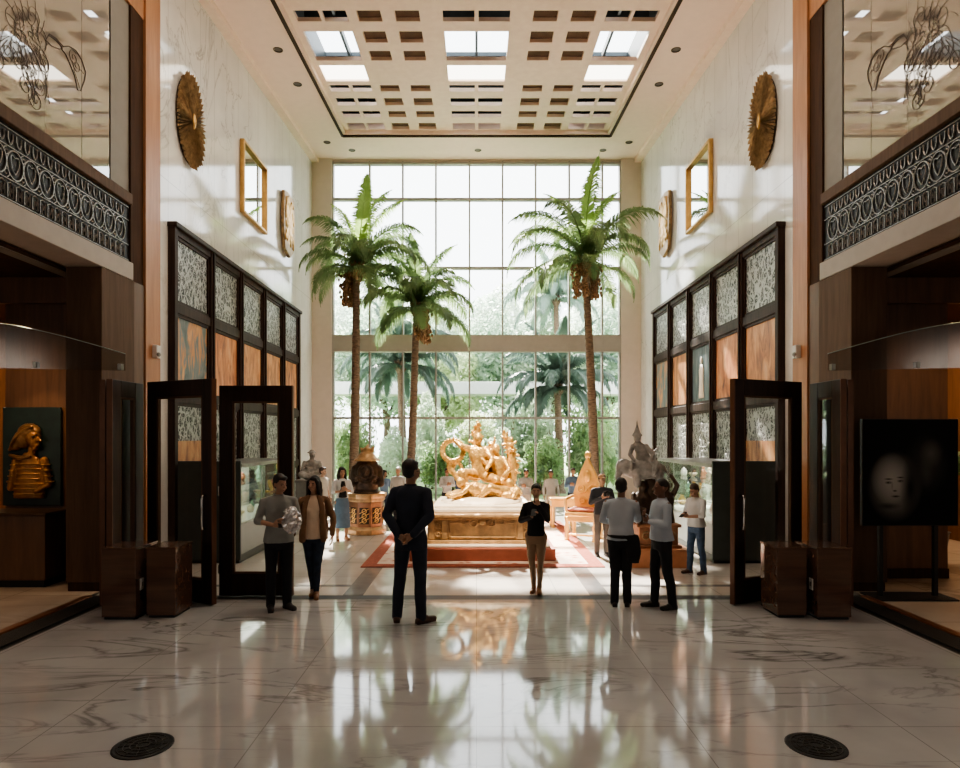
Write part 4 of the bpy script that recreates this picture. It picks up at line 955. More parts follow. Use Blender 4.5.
b=MB(); b.loft([(-.16,0,.98,.15,.12),(-.2,0,1.12,.1,.08),(-.25,0,1.24,.12,.08),(-.27,0,1.3,.05,.04)],14); b.ell((-.28,-.01,1.37),(.06,.07,.08)); b.lathe([(.09,1.40),(.05,1.46),(.02,1.55),(.004,1.66)],c=(-.28,0,0),n=14); b.chain([(-.14,-.04,1.23),(-.05,-.12,1.1),(-.1,-.18,1.0)],[.04,.035,.028]); b.chain([(-.36,-.04,1.23),(-.42,-.1,1.1),(-.36,-.16,1.0)],[.04,.035,.028]); b.chain([(-.1,-.05,1.0),(-.02,-.2,.95),(-.06,-.2,.78)],[.07,.055,.04]); fuse(b,.012,'rider',MT['stone'],t,1)
pedestal(3.95,14.6,.55,.95,MT['planter'],'dark square pedestal under the crowned stone figure by the right wall')
t=thing('stone_statue','dark carved stone figure with horned crown beside the right display case','statue',(3.95,14.6,.95),R(-25)); seated_stone(t,MT['stone'],1.05)
b=MB(); b.cap((-.05,0,.77),.03,(-.15,0,.9),.012); b.cap((.05,0,.77),.03,(.15,0,.9),.012); b.cap((0,0,.77),.035,(0,0,.88),.015); fuse(b,.01,'crown',MT['stone'],t,1)

# gilded throne and side table
Y=13.0; x=(584-CX)*Y/F
t=thing('gilded_throne','gilded throne with tall pointed carved back, right of the golden statue','throne',(x,Y,0),R(-25))
b=MB(); b.prism([(-.26,.55),(.26,.55),(.30,.9),(.2,1.25),(.06,1.55),(0,1.66),(-.06,1.55),(-.2,1.25),(-.30,.9)],lambda a,c,d:(a,.26+.07*d,c)); b.build('backrest',MT['gold'],t,bevel=.02)
b=MB(); b.box((-.32,-.28,.48),(.32,.3,.57)); b.build('seat',MT['gold'],t,bevel=.02)
b=MB(); b.box((-.28,-.25,.57),(.28,.24,.63)); b.build('seat_cushion',MT['redstep'],t,bevel=.03)
for sx in (-1,1):
    for yy in (-.24,.26):
        b=MB(); b.lathe([(.055,0),(.05,.08),(.035,.14),(.05,.25),(.035,.36),(.055,.44),(.055,.48)],c=(sx*.28,yy,0),n=12); b.build('leg',MT['gold'],t,smooth=True)
    b=MB(); b.cap((sx*.3,.26,.85),.03,(sx*.31,-.24,.82),.035); b.cap((sx*.31,-.24,.82),.03,(sx*.3,-.22,.55),.03); b.build('armrest',MT['gold'],t,smooth=True)
b=MB()
for sx in (-1,1): b.tube(spiral3((sx*.12,1.0),.11,.02,1.5*sx,0,.245),.015,6); b.tube(spiral3((sx*.1,.75),.09,.02,-1.5*sx,0,.245),.015,6)
b.ell((0,.24,1.25),(.08,.03,.13)); b.build('scroll_carving',MT['gold'],t,smooth=True)
b=MB(); b.ell((0,.29,1.68),(.07,.05,.08)); b.build('finial',MT['gold'],t,smooth=True)
b=MB(); b.box((-.28,-.27,.38),(.28,-.24,.48)); b.box((-.28,-.26,.1),(.28,-.24,.14)); b.build('apron',MT['gold'],t,bevel=.01)
Y=14.8; x=(562-CX)*Y/F
t=thing('gilded_table','small gilded side table behind the throne, near the far visitors','table',(x,Y,0))
b=MB(); b.box((-.3,-.25,.62),(.3,.25,.68)); b.build('tabletop',MT['gold'],t,bevel=.015)
b=MB(); b.box((-.26,-.21,.48),(.26,.21,.62)); b.build('apron',MT['gold'],t,bevel=.01)
for sx in (-1,1):
    for sy in (-1,1):
        b=MB(); b.lathe([(.05,0),(.03,.1),(.045,.3),(.03,.45),(.045,.5)],c=(sx*.23,sy*.18,0),n=10); b.build('leg',MT['gold'],t,smooth=True)

# ------------------------------------------------------------------ palms
def frond_mesh(L,droop,seed,width=.5,n=56,base=.3,lw=1.0):
    """one arching frond along +X with leaflets on both sides"""
    g=random.Random(seed); b=MB(); pts=[]
    a=base; p=Vector((0,0,0)); st=L/n
    for i in range(n+1):
        pts.append(p.copy()); t=i/n; a-=droop*(.35+1.3*t)/n; p=p+Vector((math.cos(a),0,math.sin(a)))*st
    b.tube(pts[:n+1:3],.022,5,.004)
    for i in range(3,n+1):
        t=i/n; d=(pts[i]-pts[i-1]).normalized(); nrm=Vector((-d.z,0,d.x))
        ln=width*(math.sin(PI*min(1,.12+t*.93))**.7)*g.uniform(.85,1.1)
        for s in (-1,1):
            for k_ in range(2):
                side=Vector((0,s,0)); dirv=(side*.85+d*(.55+.35*t)+nrm*g.uniform(-.25,.15)).normalized()
                q0=pts[i]-d*st*.5*k_; w=d*.0125*lw
                m=q0+dirv*ln*.5+nrm*.02; e=q0+dirv*ln+Vector((0,0,-ln*g.uniform(.3,.6)))
                b.add([q0-w,q0+w,m+w*1.25,m-w*1.25,e],[(0,1,2,3),(3,2,4)])
    return b
def palm(base,top,nf,L,label,fm,group,r0=.17,r1=.11,seed=1,fruit=True,tops=True,planter=True,density=56,lw=1.0):
    g=random.Random(seed); t=thing('palm_tree',label,'palm',base,0,group); tv=Vector(top)-Vector(base)
    b=MB(); n=26; vs=[]
    pts=[]
    for i in range(n+1):
        q=i/n; pts.append(Vector((tv.x*q+.06*math.sin(q*3)*(1-q),tv.y*q,tv.z*q)))
    m=14; b.v=[];fs=[]
    for i,p in enumerate(pts):
        q=i/n; r=r0+(r1-r0)*q
        if i==0: r*=1.35
        for kk,rr in ((0,r*1.06),(1,r*.97)):
            for j in range(m):
                a=2*PI*j/m; vs.append((p.x+rr*math.cos(a),p.y+rr*math.sin(a),p.z+kk*tv.z/n*.55))
    rows_=(n+1)*2
    for i in range(rows_-1):
        for j in range(m): fs.append((i*m+j,i*m+(j+1)%m,(i+1)*m+(j+1)%m,(i+1)*m+j))
    b.add(vs,fs); b.build('trunk',MT['trunk'],t,smooth=True)
    b=MB(); b.cap(tv-Vector((0,0,.35)),r1*1.3,tv+Vector((0,0,.15)),r1*.9,12); 
    for i in range(26):
        a=i*2.4; z=-.45+.022*i; b.cap(tv+Vector((math.cos(a)*r1*.8,math.sin(a)*r1*.8,z)),.05,tv+Vector((math.cos(a)*(r1+.12),math.sin(a)*(r1+.12),z+.22)),.025,6)
    b.build('crown_shaft',MT['fruit'] if fruit else MT['trunk'],t,smooth=True)
    protos=[frond_mesh(L*.98,.95,1+seed,.42,density,1.36,lw),frond_mesh(L*1.0,2.0,2+seed,.46,density,1.05,lw),frond_mesh(L*1.05,2.3,3+seed,.48,density,.72,lw),frond_mesh(L*.95,1.9,4+seed,.46,density,.15,lw)]
    mats=[MT['frondtop'] if tops else fm,fm,fm,fm]
    meshes=[]
    for p,mm in zip(protos,mats):
        me=p.mesh('frond'); me.materials.append(mm); meshes.append(me)
    for i in range(nf):
        lv=[0,1,1,2,2,2,3,3][min(7,int(8*i/nf))]; o=bpy.data.objects.new('frond',meshes[lv]); COL.objects.link(o); o.parent=t
        o.location=tv+Vector((0,0,.12-.1*lv)); o.rotation_euler=(g.uniform(-.15,.15),g.uniform(-.1,.1),i*2.399+g.uniform(-.2,.2)); s_=g.uniform(.88,1.1); wx=base[0]+tv.x+math.cos(o.rotation_euler.z)*L*s_*.9
        if planter and base[1]<20 and abs(wx)>4.75: s_*=max(.5,(4.75-abs(base[0]+tv.x))/max(.1,abs(wx)-abs(base[0]+tv.x)))
        o.scale=(s_,)*3
    if fruit:
        for k_ in range(4):
            b=MB(); a=g.uniform(0,6.28); c=tv+Vector((math.cos(a)*.2,math.sin(a)*.2,-.35)); gg=random.Random(k_+seed)
            b.tube([tv+Vector((0,0,0)),c+Vector((0,0,.15)),c+Vector((math.cos(a)*.1,math.sin(a)*.1,-.3)),c+Vector((math.cos(a)*.1,math.sin(a)*.1,-.72))],.05,6)
            for q in range(70): b.ell(c+Vector((gg.gauss(0,.065)+math.cos(a)*.1,gg.gauss(0,.065)+math.sin(a)*.1,gg.uniform(-.75,.12))),(.034,.034,.055),6,4)
            b.build('fruit_bunch',MT['fruit'],t,smooth=True)
    return t
Yl=17.5
palm(((352-CX)*Yl/F,Yl,.02),((357-CX)*Yl/F,Yl,H+(HY-264)*Yl/F),26,2.5,'tall indoor palm beside the left beige pier, tallest fronds upright','x' and MT['frond'],'indoor palms before the window',r0=.135,r1=.09,seed=1)
palm(((408-CX)*18.3/F,18.3,.02),((417-CX)*18.3/F,18.3,H+(HY-303)*18.3/F),24,2.1,'shorter indoor palm second from the left, behind the dark suited man',MT['frond'],'indoor palms before the window',r0=.125,r1=.085,seed=21,tops=False)
palm(((595-CX)*Yl/F,Yl,.02),((585-CX)*Yl/F,Yl,H+(HY-258)*Yl/F),26,2.65,'tall indoor palm on the right with hanging orange fruit clusters',MT['frond'],'indoor palms before the window',r0=.135,r1=.09,seed=41)
for (x,y,l) in (((352-CX)*Yl/F,Yl,'left pier palm'),((408-CX)*18.3/F,18.3,'shorter second palm'),((595-CX)*Yl/F,Yl,'right fruiting palm')):
    t=thing('tree_grate','round dark planting ring at the foot of the %s'%l,'planter',(x,y,0))
    b=MB(); b.ring((0,0,.06),(1,0,0),(0,1,0),.48,.06,32,8); b.build('rim',MT['planter'],t,smooth=True)
    b=MB(); b.lathe([(.46,0),(.46,.03),(.2,.05)],n=24); b.build('soil',MT['soil'],t)

# ------------------------------------------------------------------ garden outside the window
slab('ground_garden',-40,40,20.2,75,MT['lawn'],-.02,.2)
def foliage_mesh(rx,ry,rz,n,seed,size,clumps=26):
    g=random.Random(seed); b=MB(); cs=[]
    for i in range(clumps):
        a=g.uniform(0,2*PI); u=g.uniform(-1,1); r=g.random()**.4; q=math.sqrt(1-u*u)
        cs.append((Vector((rx*r*q*math.cos(a)*.8,ry*r*q*math.sin(a)*.8,rz*r*u*.8)),g.uniform(.22,.42)))
    for i in range(n):
        c,k_=g.choice(cs); d=Vector((g.gauss(0,1),g.gauss(0,1),g.gauss(0,1))).normalized(); p=c+Vector((d.x*rx*k_,d.y*ry*k_,d.z*rz*k_))*g.uniform(.75,1.05)
        nn=(d+Vector((g.gauss(0,.6),g.gauss(0,.6),g.gauss(0,.6)))).normalized(); a=nn.orthogonal().normalized(); c2=nn.cross(a); s_=size*g.uniform(.6,1.3)
        t_=g.uniform(0,6.28); e=a*math.cos(t_)+c2*math.sin(t_); f_=nn.cross(e)
        b.add([p-e*s_,p-f_*s_*.45,p+e*s_,p+f_*s_*.45],[(0,1,2,3)])
    return b
tree_meshes=[]
for i,(mk,sd) in enumerate((('leafA',1),('leafB',2),('leafC',3))):
    me=foliage_mesh(2.6,2.2,2.9,9500,sd,.135,40).mesh('foliage'); me.materials.append(MT[mk]); tree_meshes.append(me)
MT['leafF']=leaf('haze tinted far foliage',(.60,.68,.60),(.76,.82,.72),.5,.8)  # far trees fade by haze painted into their leaves
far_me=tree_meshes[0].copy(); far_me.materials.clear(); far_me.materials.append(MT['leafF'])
tr_mesh=None
b=MB(); b.chain([(0,0,0),(.1,0,2.2),(-.1,.1,4.0),(.3,0,5.6)],[.2,.16,.12,.05]); b.chain([(.05,0,2.4),(1.1,.2,4.2)],[.1,.04]); b.chain([(0,0,3),(-1.2,-.1,4.8)],[.1,.04]); tr_mesh=b.mesh('trunk',True); tr_mesh.materials.append(MT['bark'])
trees=[(-7.5,32.6,0,1.0),(-4.6,33,1,1.15),(-1.6,32.4,2,.9),(1.2,34,1,1.1),(3.8,32.8,0,1.0),(6.6,33,1,1.1),(9.6,32.5,2,1.0),(-10.5,34,1,1.2),(-3,39,0,1.35),(2.4,40,0,1.45),(7.8,41,0,1.5),(-8,42,0,1.5),(0,25.6,2,.38),(13,38,1,1.3),(-13.5,39,0,1.3)]
kind_w=['pale green','mid green','yellow green']
tl=['by the left window edge','behind the left outdoor palm','behind the golden statue, low and bushy','behind the golden statue, further back','behind the right outdoor palm','towards the right window edge','beyond the right pier','beyond the left pier','towering far behind the left palms','towering far behind the statue','towering far behind the right palm','towering far at the left','small, just behind the statue','far beyond the right pier','far beyond the left pier']
for (x,y,k_,s_),w in zip(trees,tl):
    t=thing('garden_tree','%s garden tree outside the window, %s'%('haze-tinted pale' if y>37 else kind_w[k_],w),'tree',(x,y,-.02),rnd.uniform(0,6),'trees in the garden beyond the window'); t.scale=(s_,)*3
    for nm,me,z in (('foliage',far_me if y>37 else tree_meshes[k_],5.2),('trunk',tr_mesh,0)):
        o=bpy.data.objects.new(nm,me); COL.objects.link(o); o.parent=t; o.location=(0,0,z)
sh_me=foliage_mesh(1.1,.7,1.0,4200,8,.07,30).mesh('foliage'); sh_me.materials.append(MT['leafD'])
sh_me2=foliage_mesh(1.2,.7,1.0,4200,9,.08,30).mesh('foliage'); sh_me2.materials.append(MT['leafA'])
b=MB()
for i in range(6): a=i; b.cap((.1*math.cos(a),.1*math.sin(a),0),.03,(.5*math.cos(a),.3*math.sin(a),1.0),.015,6)
st_me=b.mesh('stem',True); st_me.materials.append(MT['bark'])
for i,(x,y,s_,sz,m_,w) in enumerate(((-4.1,21.2,.8,1.5,0,'tall at the left window corner'),(4.1,21.2,.8,1.5,0,'tall at the right window corner'),(-2.8,22.6,1.1,1.2,1,'behind the dark bust'),(-1.0,23.4,1.1,1.1,0,'behind the suited man'),(.8,23,1.1,1.2,1,'behind the golden statue'),(2.4,23.5,1.1,1.2,0,'behind the throne'),(-5.6,24,1.4,1.6,1,'beyond the left pier'),(5.6,24,1.4,1.6,1,'beyond the right pier'),(-1.9,26,1.4,1.9,1,'large, behind the shorter palm'),(2.0,26.4,1.4,2.0,1,'large, behind the statue crest'),(4.6,26,1.4,1.9,0,'large, behind the right palm trunk'))):
    t=thing('garden_shrub','leafy garden shrub outside the window, %s'%w,'shrub',(x,y,-.02),i,'shrubs along the garden side of the window'); t.scale=(s_,s_,sz)
    for nm,me,z in (('foliage',sh_me if m_==0 else sh_me2,1.0),('stem',st_me,0)):
        o=bpy.data.objects.new(nm,me); COL.objects.link(o); o.parent=t; o.location=(0,0,z)
def opx(u,v,Y): p=px(u,v,Y); return p
for (u,v,Y,L,lab,sd) in ((400,362,24.5,2.9,'hazy outdoor palm beyond the window behind the shorter indoor palm',61),(557,384,24,2.7,'dark trunked outdoor palm beyond the window, left of the right palm trunk',71),(556,296,31,3.0,'tall pale outdoor palm crown seen behind the right indoor palm',81)):
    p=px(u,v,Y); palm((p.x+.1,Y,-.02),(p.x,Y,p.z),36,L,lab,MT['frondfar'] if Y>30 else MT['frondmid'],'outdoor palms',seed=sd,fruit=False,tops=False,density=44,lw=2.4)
t=thing('garden_walkway','long white flat-roofed garden walkway on slender posts beyond the outdoor palms','walkway',(0,28.6,-.02))
b=MB(); b.box((-14,-.5,3.92),(14,.9,4.46)); b.build('roof_fascia',MT['concrete'],t,bevel=.02)
for i in range(8):
    b=MB(); b.box((-12.3+i*3.5,.1,0),(-12.1+i*3.5,.3,3.92)); b.build('post',MT['concrete'],t)
# ------------------------------------------------------------------ corridor details seen at the edges of the frame
t=thing('potted_fern','leafy potted plant in the corridor beyond the right wall','plant',(7.35,10.6,0))
b=MB(); b.lathe([(.2,0),(.24,.05),(.3,.5),(.32,.52),(.28,.5)],n=20); b.build('pot',MT['planter'],t,smooth=True)
b=foliage_mesh(.5,.45,.75,900,5,.09,16); b.xf(Matrix.Translation((0,0,1.45))); b.build('foliage',MT['leafD'],t)
b=MB(); 
for i in range(7): b.cap((.05*math.cos(i),.05*math.sin(i),.5),.015,(.25*math.cos(i),.25*math.sin(i),1.5),.008,6)
b.build('stem',MT['bark'],t,smooth=True)
t=thing('gilded_flower_sculpture','gilded leafy sculpture on a plinth in the corridor at the right edge','sculpture',(7.75,11.6,0))
b=MB(); b.box((-.3,-.3,0),(.3,.3,1.9)); b.build('plinth_block',MT['col_wood'],t,bevel=.01)
b=MB(); scatter_leaves(b,[(0,0,1.9),(0,0,2.5),(.1,0,2.9)],[.35,.45,.3],150,8,.05); b.chain([(0,0,1.9),(0,0,2.6),(.1,0,2.9)],[.16,.12,.05]); fuse(b,.02,'gilt_foliage',MT['gold'],t,1)

# ------------------------------------------------------------------ people
_mc={}
def cm(name,col,rough=.8,**k):
    if name not in _mc: _mc[name]=M(name,col,rough,**k)
    return _mc[name]
def skin(c): return cm('skin %.2f'%c[0],c,.5,var=.08)
def hand(b,w,d,t,p,curl,sz=1.0):
    """palm, four fingers of unequal length and a thumb on side t; fingers bend towards p"""
    w=Vector(w); d=Vector(d).normalized(); t=Vector(t); t=(t-d*t.dot(d)).normalized(); n=d.cross(t); n=n if n.dot(Vector(p))>=0 else -n
    offs=(.030,.011,-.009,-.027); lens=(.072,.080,.074,.058)
    for o_ in offs: b.cap(w+t*o_*.55,.0135*sz,w+d*.082*sz+t*o_*sz,.0125*sz,8,2)
    for o_,L,i in zip(offs,lens,range(4)):
        p_=w+d*(.084-.004*abs(i-1))*sz+t*o_*sz; a=R(curl)*(.35+.05*i)
        for f_,r_ in ((.45,.0098),(.32,.009),(.25,.008)):
            q=p_+(d*math.cos(a)+n*math.sin(a)+t*(.06*(1.5-i)*(1 if curl<50 else .3)))*L*f_*sz; b.cap(p_,r_*sz,q,(r_-.0006)*sz,7,2); p_=q; a+=R(curl)*(.55+.04*i)
    p0=w+d*.02*sz+t*.024*sz; p1=p0+(d*.6+t*.75+n*.25).normalized()*.04*sz; p2=p1+(d*.85+t*.3+n*.45).normalized()*.032*sz; p3=p2+(d*.9+n*.45).normalized()*.024*sz
    b.chain([p0,p1,p2,p3],[.0135*sz,.0115*sz,.010*sz,.0085*sz],7)
def person(label,u,vf,vh,rz,top,bottom,shoe,hair,skin_c=(.36,.20,.13),sleeves=None,loose=0,arms=None,legs=None,head=(0,0),group=None,female=False,lod=0,glasses=False,cap=None,hem=None,sleeve='long',jacket=False,lean=0,loc=None,collar=None,wide=1.0,skirt=None,tee=None):
    Y=gy(vf); x=(u-CX)*Y/F; h=(vf-vh)*Y/F; k=h/1.765
    if loc: x,Y,k=loc
    t=thing('person',label,'person',(x,Y,.0),R(rz),group)
    SK=skin(skin_c); V1=(.0075 if lod==0 else .012)*k; V2=(.012 if lod==0 else .017)*k
    W=wide*(0.94 if female else 1.0); sh=.185*W
    A=arms or {}
    AL={'e':(.245,.03,1.15),'w':(.255,-.05,.91),'t':(0,-1,0),'p':(-1,0,0),'c':35}; AR={'e':(-.245,.03,1.15),'w':(-.255,-.05,.91),'t':(0,-1,0),'p':(1,0,0),'c':35}
    AL.update(A.get('L',{})); AR.update(A.get('R',{}))
    Lg={'Lk':(.10,-.015,.50),'La':(.105,.02,.085),'Lf':(.12,-1,0),'Rk':(-.10,-.015,.50),'Ra':(-.105,.02,.085),'Rf':(-.12,-1,0)}; Lg.update(legs or {})
    def LN(p):   # lean of everything above the hips
        return (p[0],p[1]-lean*max(0,p[2]-.95),p[2])
    hips={'L':(.092,.005,.91),'R':(-.092,.005,.91)}
    # ---- body
    b=MB()
    tr=[(0,.01,.84,.14,.10),(0,.015,.92,.155,.105),(0,.005,1.0,.135,.095),(0,0,1.10,.125,.088),(0,0,1.22,.14,.095),(0,0,1.33,.15,.098),(0,.003,1.41,.145,.082),(0,.008,1.46,.09,.062),(0,.01,1.49,.056,.054)]
    b.loft([(cx,cy-lean*max(0,z-.95),z,rx*W,ry) for cx,cy,z,rx,ry in tr],18)
    if female: b.ell(LN((.06,-.065,1.27)),(.055,.045,.055)); b.ell(LN((-.06,-.065,1.27)),(.055,.045,.055))
    for sd,a in (('L',AL),('R',AR)):
        s=1 if sd=='L' else -1
        S=Vector(LN((s*sh,.006,1.415))); E=Vector(LN(a['e'])); Wp=Vector(LN(a['w']))
        b.chain([S,E,Wp],[.048,.038,.026],12)
        hand(b,Wp,a.get('d',(Wp-E)),a['t'],a['p'],a['c'],1.0 if lod==0 else 1.1)
        K=Vector(Lg[sd+'k']); An=Vector(Lg[sd+'a'])
        b.chain([hips[sd],K],[.082,.052],12); b.chain([K,K*.6+An*.4+Vector((0,.018,0)),An],[.05,.05,.034],12)
        b.chain([An,An+Vector((0,0,-.04)),An+Vector(Lg[sd+'f']).normalized()*.12+Vector((0,0,-.055))],[.034,.032,.024],10)
    hp=Vector(LN((0,.012,1.52))); HM=Matrix.Translation(hp)@Matrix.Rotation(R(head[0]),4,'Z')@Matrix.Rotation(R(head[1]),4,'X')
    def hd(x_,y_,z_): return HM@Vector((x_,y_-.012,z_-1.52))
    H3=HM.to_3x3()
    b.cap(LN((0,.012,1.45)),.054 if not female else .047,hd(0,.0,1.575),.05 if not female else .045,12)
    b.ell(hd(0,.012,1.665),(.073,.092,.095),16,11,H3); b.ell(hd(0,-.024,1.615),(.060,.072,.088),16,11,H3); b.ell(hd(0,-.05,1.565),(.036,.036,.03),10,8,H3)
    b.cap(hd(0,-.096,1.645),.010,hd(0,-.113,1.613),.0135,8); b.ell(hd(0,-.085,1.572),(.026,.018,.012),10,7,H3)
    for s in (-1,1): b.ell(hd(s*.073,.008,1.628),(.012,.02,.032),10,7,H3); b.ell(hd(s*.03,-.074,1.653),(.022,.016,.009),8,6,H3); b.ell(hd(s*.032,-.066,1.60),(.026,.024,.026),8,6,H3); b.ell(hd(s*.029,-.077,1.634),(.014,.012,.01),8,6,H3)
    body=fuse(b.scaled(k),V1,'body',SK,t,2,floor=.01)
    # ---- face details
    if lod<2:
        b=MB()
        for s in (-1,1): b.ell(hd(s*.029,-.0835,1.634),(.0095,.006,.005),8,6,H3)
        b.scaled(k).build('eyes',cm('dark eye',(.02,.015,.012),.2),t,smooth=True)
        b=MB()
        for s in (-1,1): b.cap(hd(s*.015,-.093,1.655),.0045,hd(s*.047,-.083,1.656),.0035,6,2)
        b.scaled(k).build('eyebrows',cm('brow',(.02,.013,.01),.8),t,smooth=True)
        b=MB(); b.ell(hd(0,-.1,1.574),(.021,.007,.007),8,6,H3); b.scaled(k).build('mouth',cm('lips %.2f'%skin_c[0],(skin_c[0]*.8,skin_c[1]*.55,skin_c[2]*.55),.5),t,smooth=True)
    # ---- trousers or skirt
    hem_z=.05; b=MB(); e=.012
    if skirt:
        b.loft([(0,.01,skirt,.20,.16),(0,.01,.55,.19,.15),(0,.012,.75,.18,.14),(0,.015,.9,.172,.125),(0,.005,1.03,.14,.105)],20)
        fuse(b.scaled(k),V2,'skirt',bottom,t,3,.008*k,.1)
    else:
        b.loft([(0,.012,.80,.15*W,.11),(0,.015,.90,.172*W,.122),(0,.008,.98,.158*W,.112),(0,.003,1.04,.145*W,.104)],20)
        for sd in 'LR':
            K=Vector(Lg[sd+'k']); An=Vector(Lg[sd+'a']); thin=Lg.get('slim',0)
            b.chain([hips[sd],K],[.097,.070-.012*thin],14); b.chain([K,K*.6+An*.4+Vector((0,.015,0)),An+Vector((0,0,-.02))],[.069-.012*thin,.065-.012*thin,.058-.018*thin],14)
        fuse(b.scaled(k),V2,'trousers',bottom,t,4,.012*k,.09,floor=.012)
    # ---- shoes
    for sd in 'LR':
        b=MB(); An=Vector(Lg[sd+'a']); f_=Vector(Lg[sd+'f']).normalized(); z=An.z-.05; he=Vector((An.x,An.y,0))-f_*.035
        b.cap(he+Vector((0,0,z)),.042,he+f_*.09+Vector((0,0,z+.012)),.043,10); b.cap(he+f_*.08+Vector((0,0,z)),.043,he+f_*.20+Vector((0,0,z-.008)),.034,10); b.cap(An+Vector((0,0,-.01)),.045,he+f_*.02+Vector((0,0,z)),.04,10)
        b.obox(he+f_*.09+Vector((0,0,max(.009,An.z-.077))),f_,Vector((-f_.y,f_.x,0)),(0,0,1),(.24,.07,.018))
        fuse(b.scaled(k),V2*.75,'shoe',shoe,t,2,floor=.0)
    # ---- top
    hz=hem if hem is not None else (.80 if jacket else .93)
    e=.030 if jacket else .020
    b=MB(); rr=[]
    for cx,cy,z,rx,ry in tr:
        if z>=hz and z<1.48: rr.append((cx,cy-lean*max(0,z-.95),z,(rx+e)*W*(1.02 if jacket else 1),ry+e))
    fl=.188 if jacket else .178
    rr=[(0,.012,hz,fl*W,.138 if jacket else .128)]+[r_ for r_ in rr if r_[2]>hz+.03]+[(0,.012-lean*.54,1.488,.066,.066)]
    rr=[(a_,c_,z_,rx_+loose*max(0,1-abs(z_-1.0)/.35)*.6,ry_+loose*max(0,1-abs(z_-1.0)/.35)) for a_,c_,z_,rx_,ry_ in rr]
    b.loft(rr,22)
    if female: b.ell(LN((.06,-.075,1.27)),(.07,.055,.075)); b.ell(LN((-.06,-.075,1.27)),(.07,.055,.075)); b.ell(LN((0,-.08,1.25)),(.07,.04,.07))
    if sleeves is not None: fuse(b.scaled(k),V2,'blouse',top,t,4,.014*k,.10); b=MB(); top=sleeves
    if sleeves is not None:
        b.loft([(0,.045,hz-.02,.20,.115),(0,.05,1.0,.20,.11),(0,.045,1.2,.185,.10),(0,.04,1.38,.17,.085),(0,.03,1.47,.08,.055)],18)
        for s in (-1,1): b.chain([(s*.075,-.045,1.46),(s*.12,-.10,1.33),(s*.135,-.135,1.1),(s*.15,-.13,hz)],[.04,.04,.045,.05],10)
    for sd,a in (('L',AL),('R',AR)):
        s=1 if sd=='L' else -1; S=Vector(LN((s*sh,.006,1.405))); E=Vector(LN(a['e'])); Wp=Vector(LN(a['w'])); g=.006 if jacket else .0
        b.cap((s*.09,LN((0,.004,1.42))[1],1.43),.055+g*.5,S,.058+g,12)
        if sleeve=='long': b.chain([S,E,Wp-(Wp-E)*.06],[.056+g,.048+g,.038+g],14)
        elif sleeve=='elbow': b.chain([S,E,E+(Wp-E)*.25],[.058+g,.050+g,.045+g],14)
        else: b.chain([S,S+(E-S)*.62],[.058+g,.053+g],14)
    fuse(b.scaled(k),V2,'jacket' if jacket else 'shirt',top,t,3,.014*k if not jacket else .009*k,.10)
    if collar is not None:
        b=MB(); b.loft([(0,.012-lean*.52,1.455,.078,.074),(0,.014-lean*.54,1.485,.068,.066),(0,.016-lean*.56,1.503,.064,.063)],18,caps=False); o=b.scaled(k).build('collar',collar,t,smooth=True); md=o.modifiers.new('s','SOLIDIFY'); md.thickness=.008
    if tee is not None:
        b=MB(); b.loft([(0,-.035-lean*.05,hz+.01,.115,.105),(0,-.045-lean*.2,1.15,.1,.085),(0,-.05-lean*.3,1.3,.095,.09),(0,-.035-lean*.45,1.43,.06,.07)],18); fuse(b.scaled(k),V2,'blouse_front',tee,t,2,.008*k,.08)
    # ---- hair
    HC=cm('black hair',(.018,.013,.011),.55,var=.4,sc=30) if hair[1]=='black' else (cm('brown hair',(.07,.04,.025),.6,var=.4,sc=30) if hair[1]=='brown' else cm('grey hair',(.35,.33,.3),.6,var=.3,sc=30))
    b=MB(); st=hair[0]
    if st=='buzz': b.ell(hd(0,.02,1.683),(.077,.09,.086),16,10,H3)
    else:
        b.ell(hd(0,.024,1.685),(.083,.094,.093),16,10,H3); b.ell(hd(0,.035,1.64),(.078,.075,.08),14,9,H3); b.ell(hd(.012,-.045,1.722),(.058,.045,.032),12,8,H3)
        if st in ('long','bob'):
            zl=1.36 if st=='long' else 1.5
            for x_,y_ in ((-.07,.02),(-.05,.06),(0,.075),(.05,.06),(.07,.02)): b.chain([hd(x_,y_,1.66),hd(x_*1.25,y_+.005,1.55),LN((x_*1.25,y_*1.0+.03,zl+abs(x_)*.3))],[.042,.042,.025],10)
            b.chain([hd(.07,-.035,1.68),hd(.085,-.02,1.58),LN((.1,-.03,zl+.04))],[.03,.028,.018],8); b.chain([hd(-.07,-.035,1.68),hd(-.085,-.02,1.58),LN((-.1,-.03,zl+.04))],[.03,.028,.018],8)
        if st=='tied': b.ell(hd(0,.115,1.66),(.04,.045,.045),10,8,H3)
    fuse(b.scaled(k),.008*k if lod==0 else .012*k,'hair',HC,t,2,.006*k,.03)
    if glasses:
        b=MB()
        for s in (-1,1):
            b.ring(hd(s*.034,-.105,1.635),H3@Vector((1,0,0)),H3@Vector((0,0,1)),.024,.0035,16,5); b.tube([hd(s*.06,-.1,1.64),hd(s*.076,-.04,1.64),hd(s*.078,.02,1.635)],.0035,5)
        b.tube([hd(-.012,-.108,1.638),hd(.012,-.108,1.638)],.0035,5); b.scaled(k).build('glasses',MT['black'],t,smooth=True)
    if cap is not None:
        b=MB(); b.ell(hd(0,.012,1.71),(.087,.1,.062),16,9,H3); b.ell(hd(0,-.1,1.71),(.06,.06,.012),12,6,H3); fuse(b.scaled(k),.009*k,'cap',cap,t,1)
    t['k']=k
    return t,k,hd,LN
def held(name,label,cat,t,local,k,build):
    """something a person holds: its own top-level object at the hand"""
    Mx=Matrix.Translation(t.location)@Matrix.Rotation(t.rotation_euler.z,4,'Z'); p=Mx@(Vector(local)*k)
    return build(p,t.rotation_euler.z)
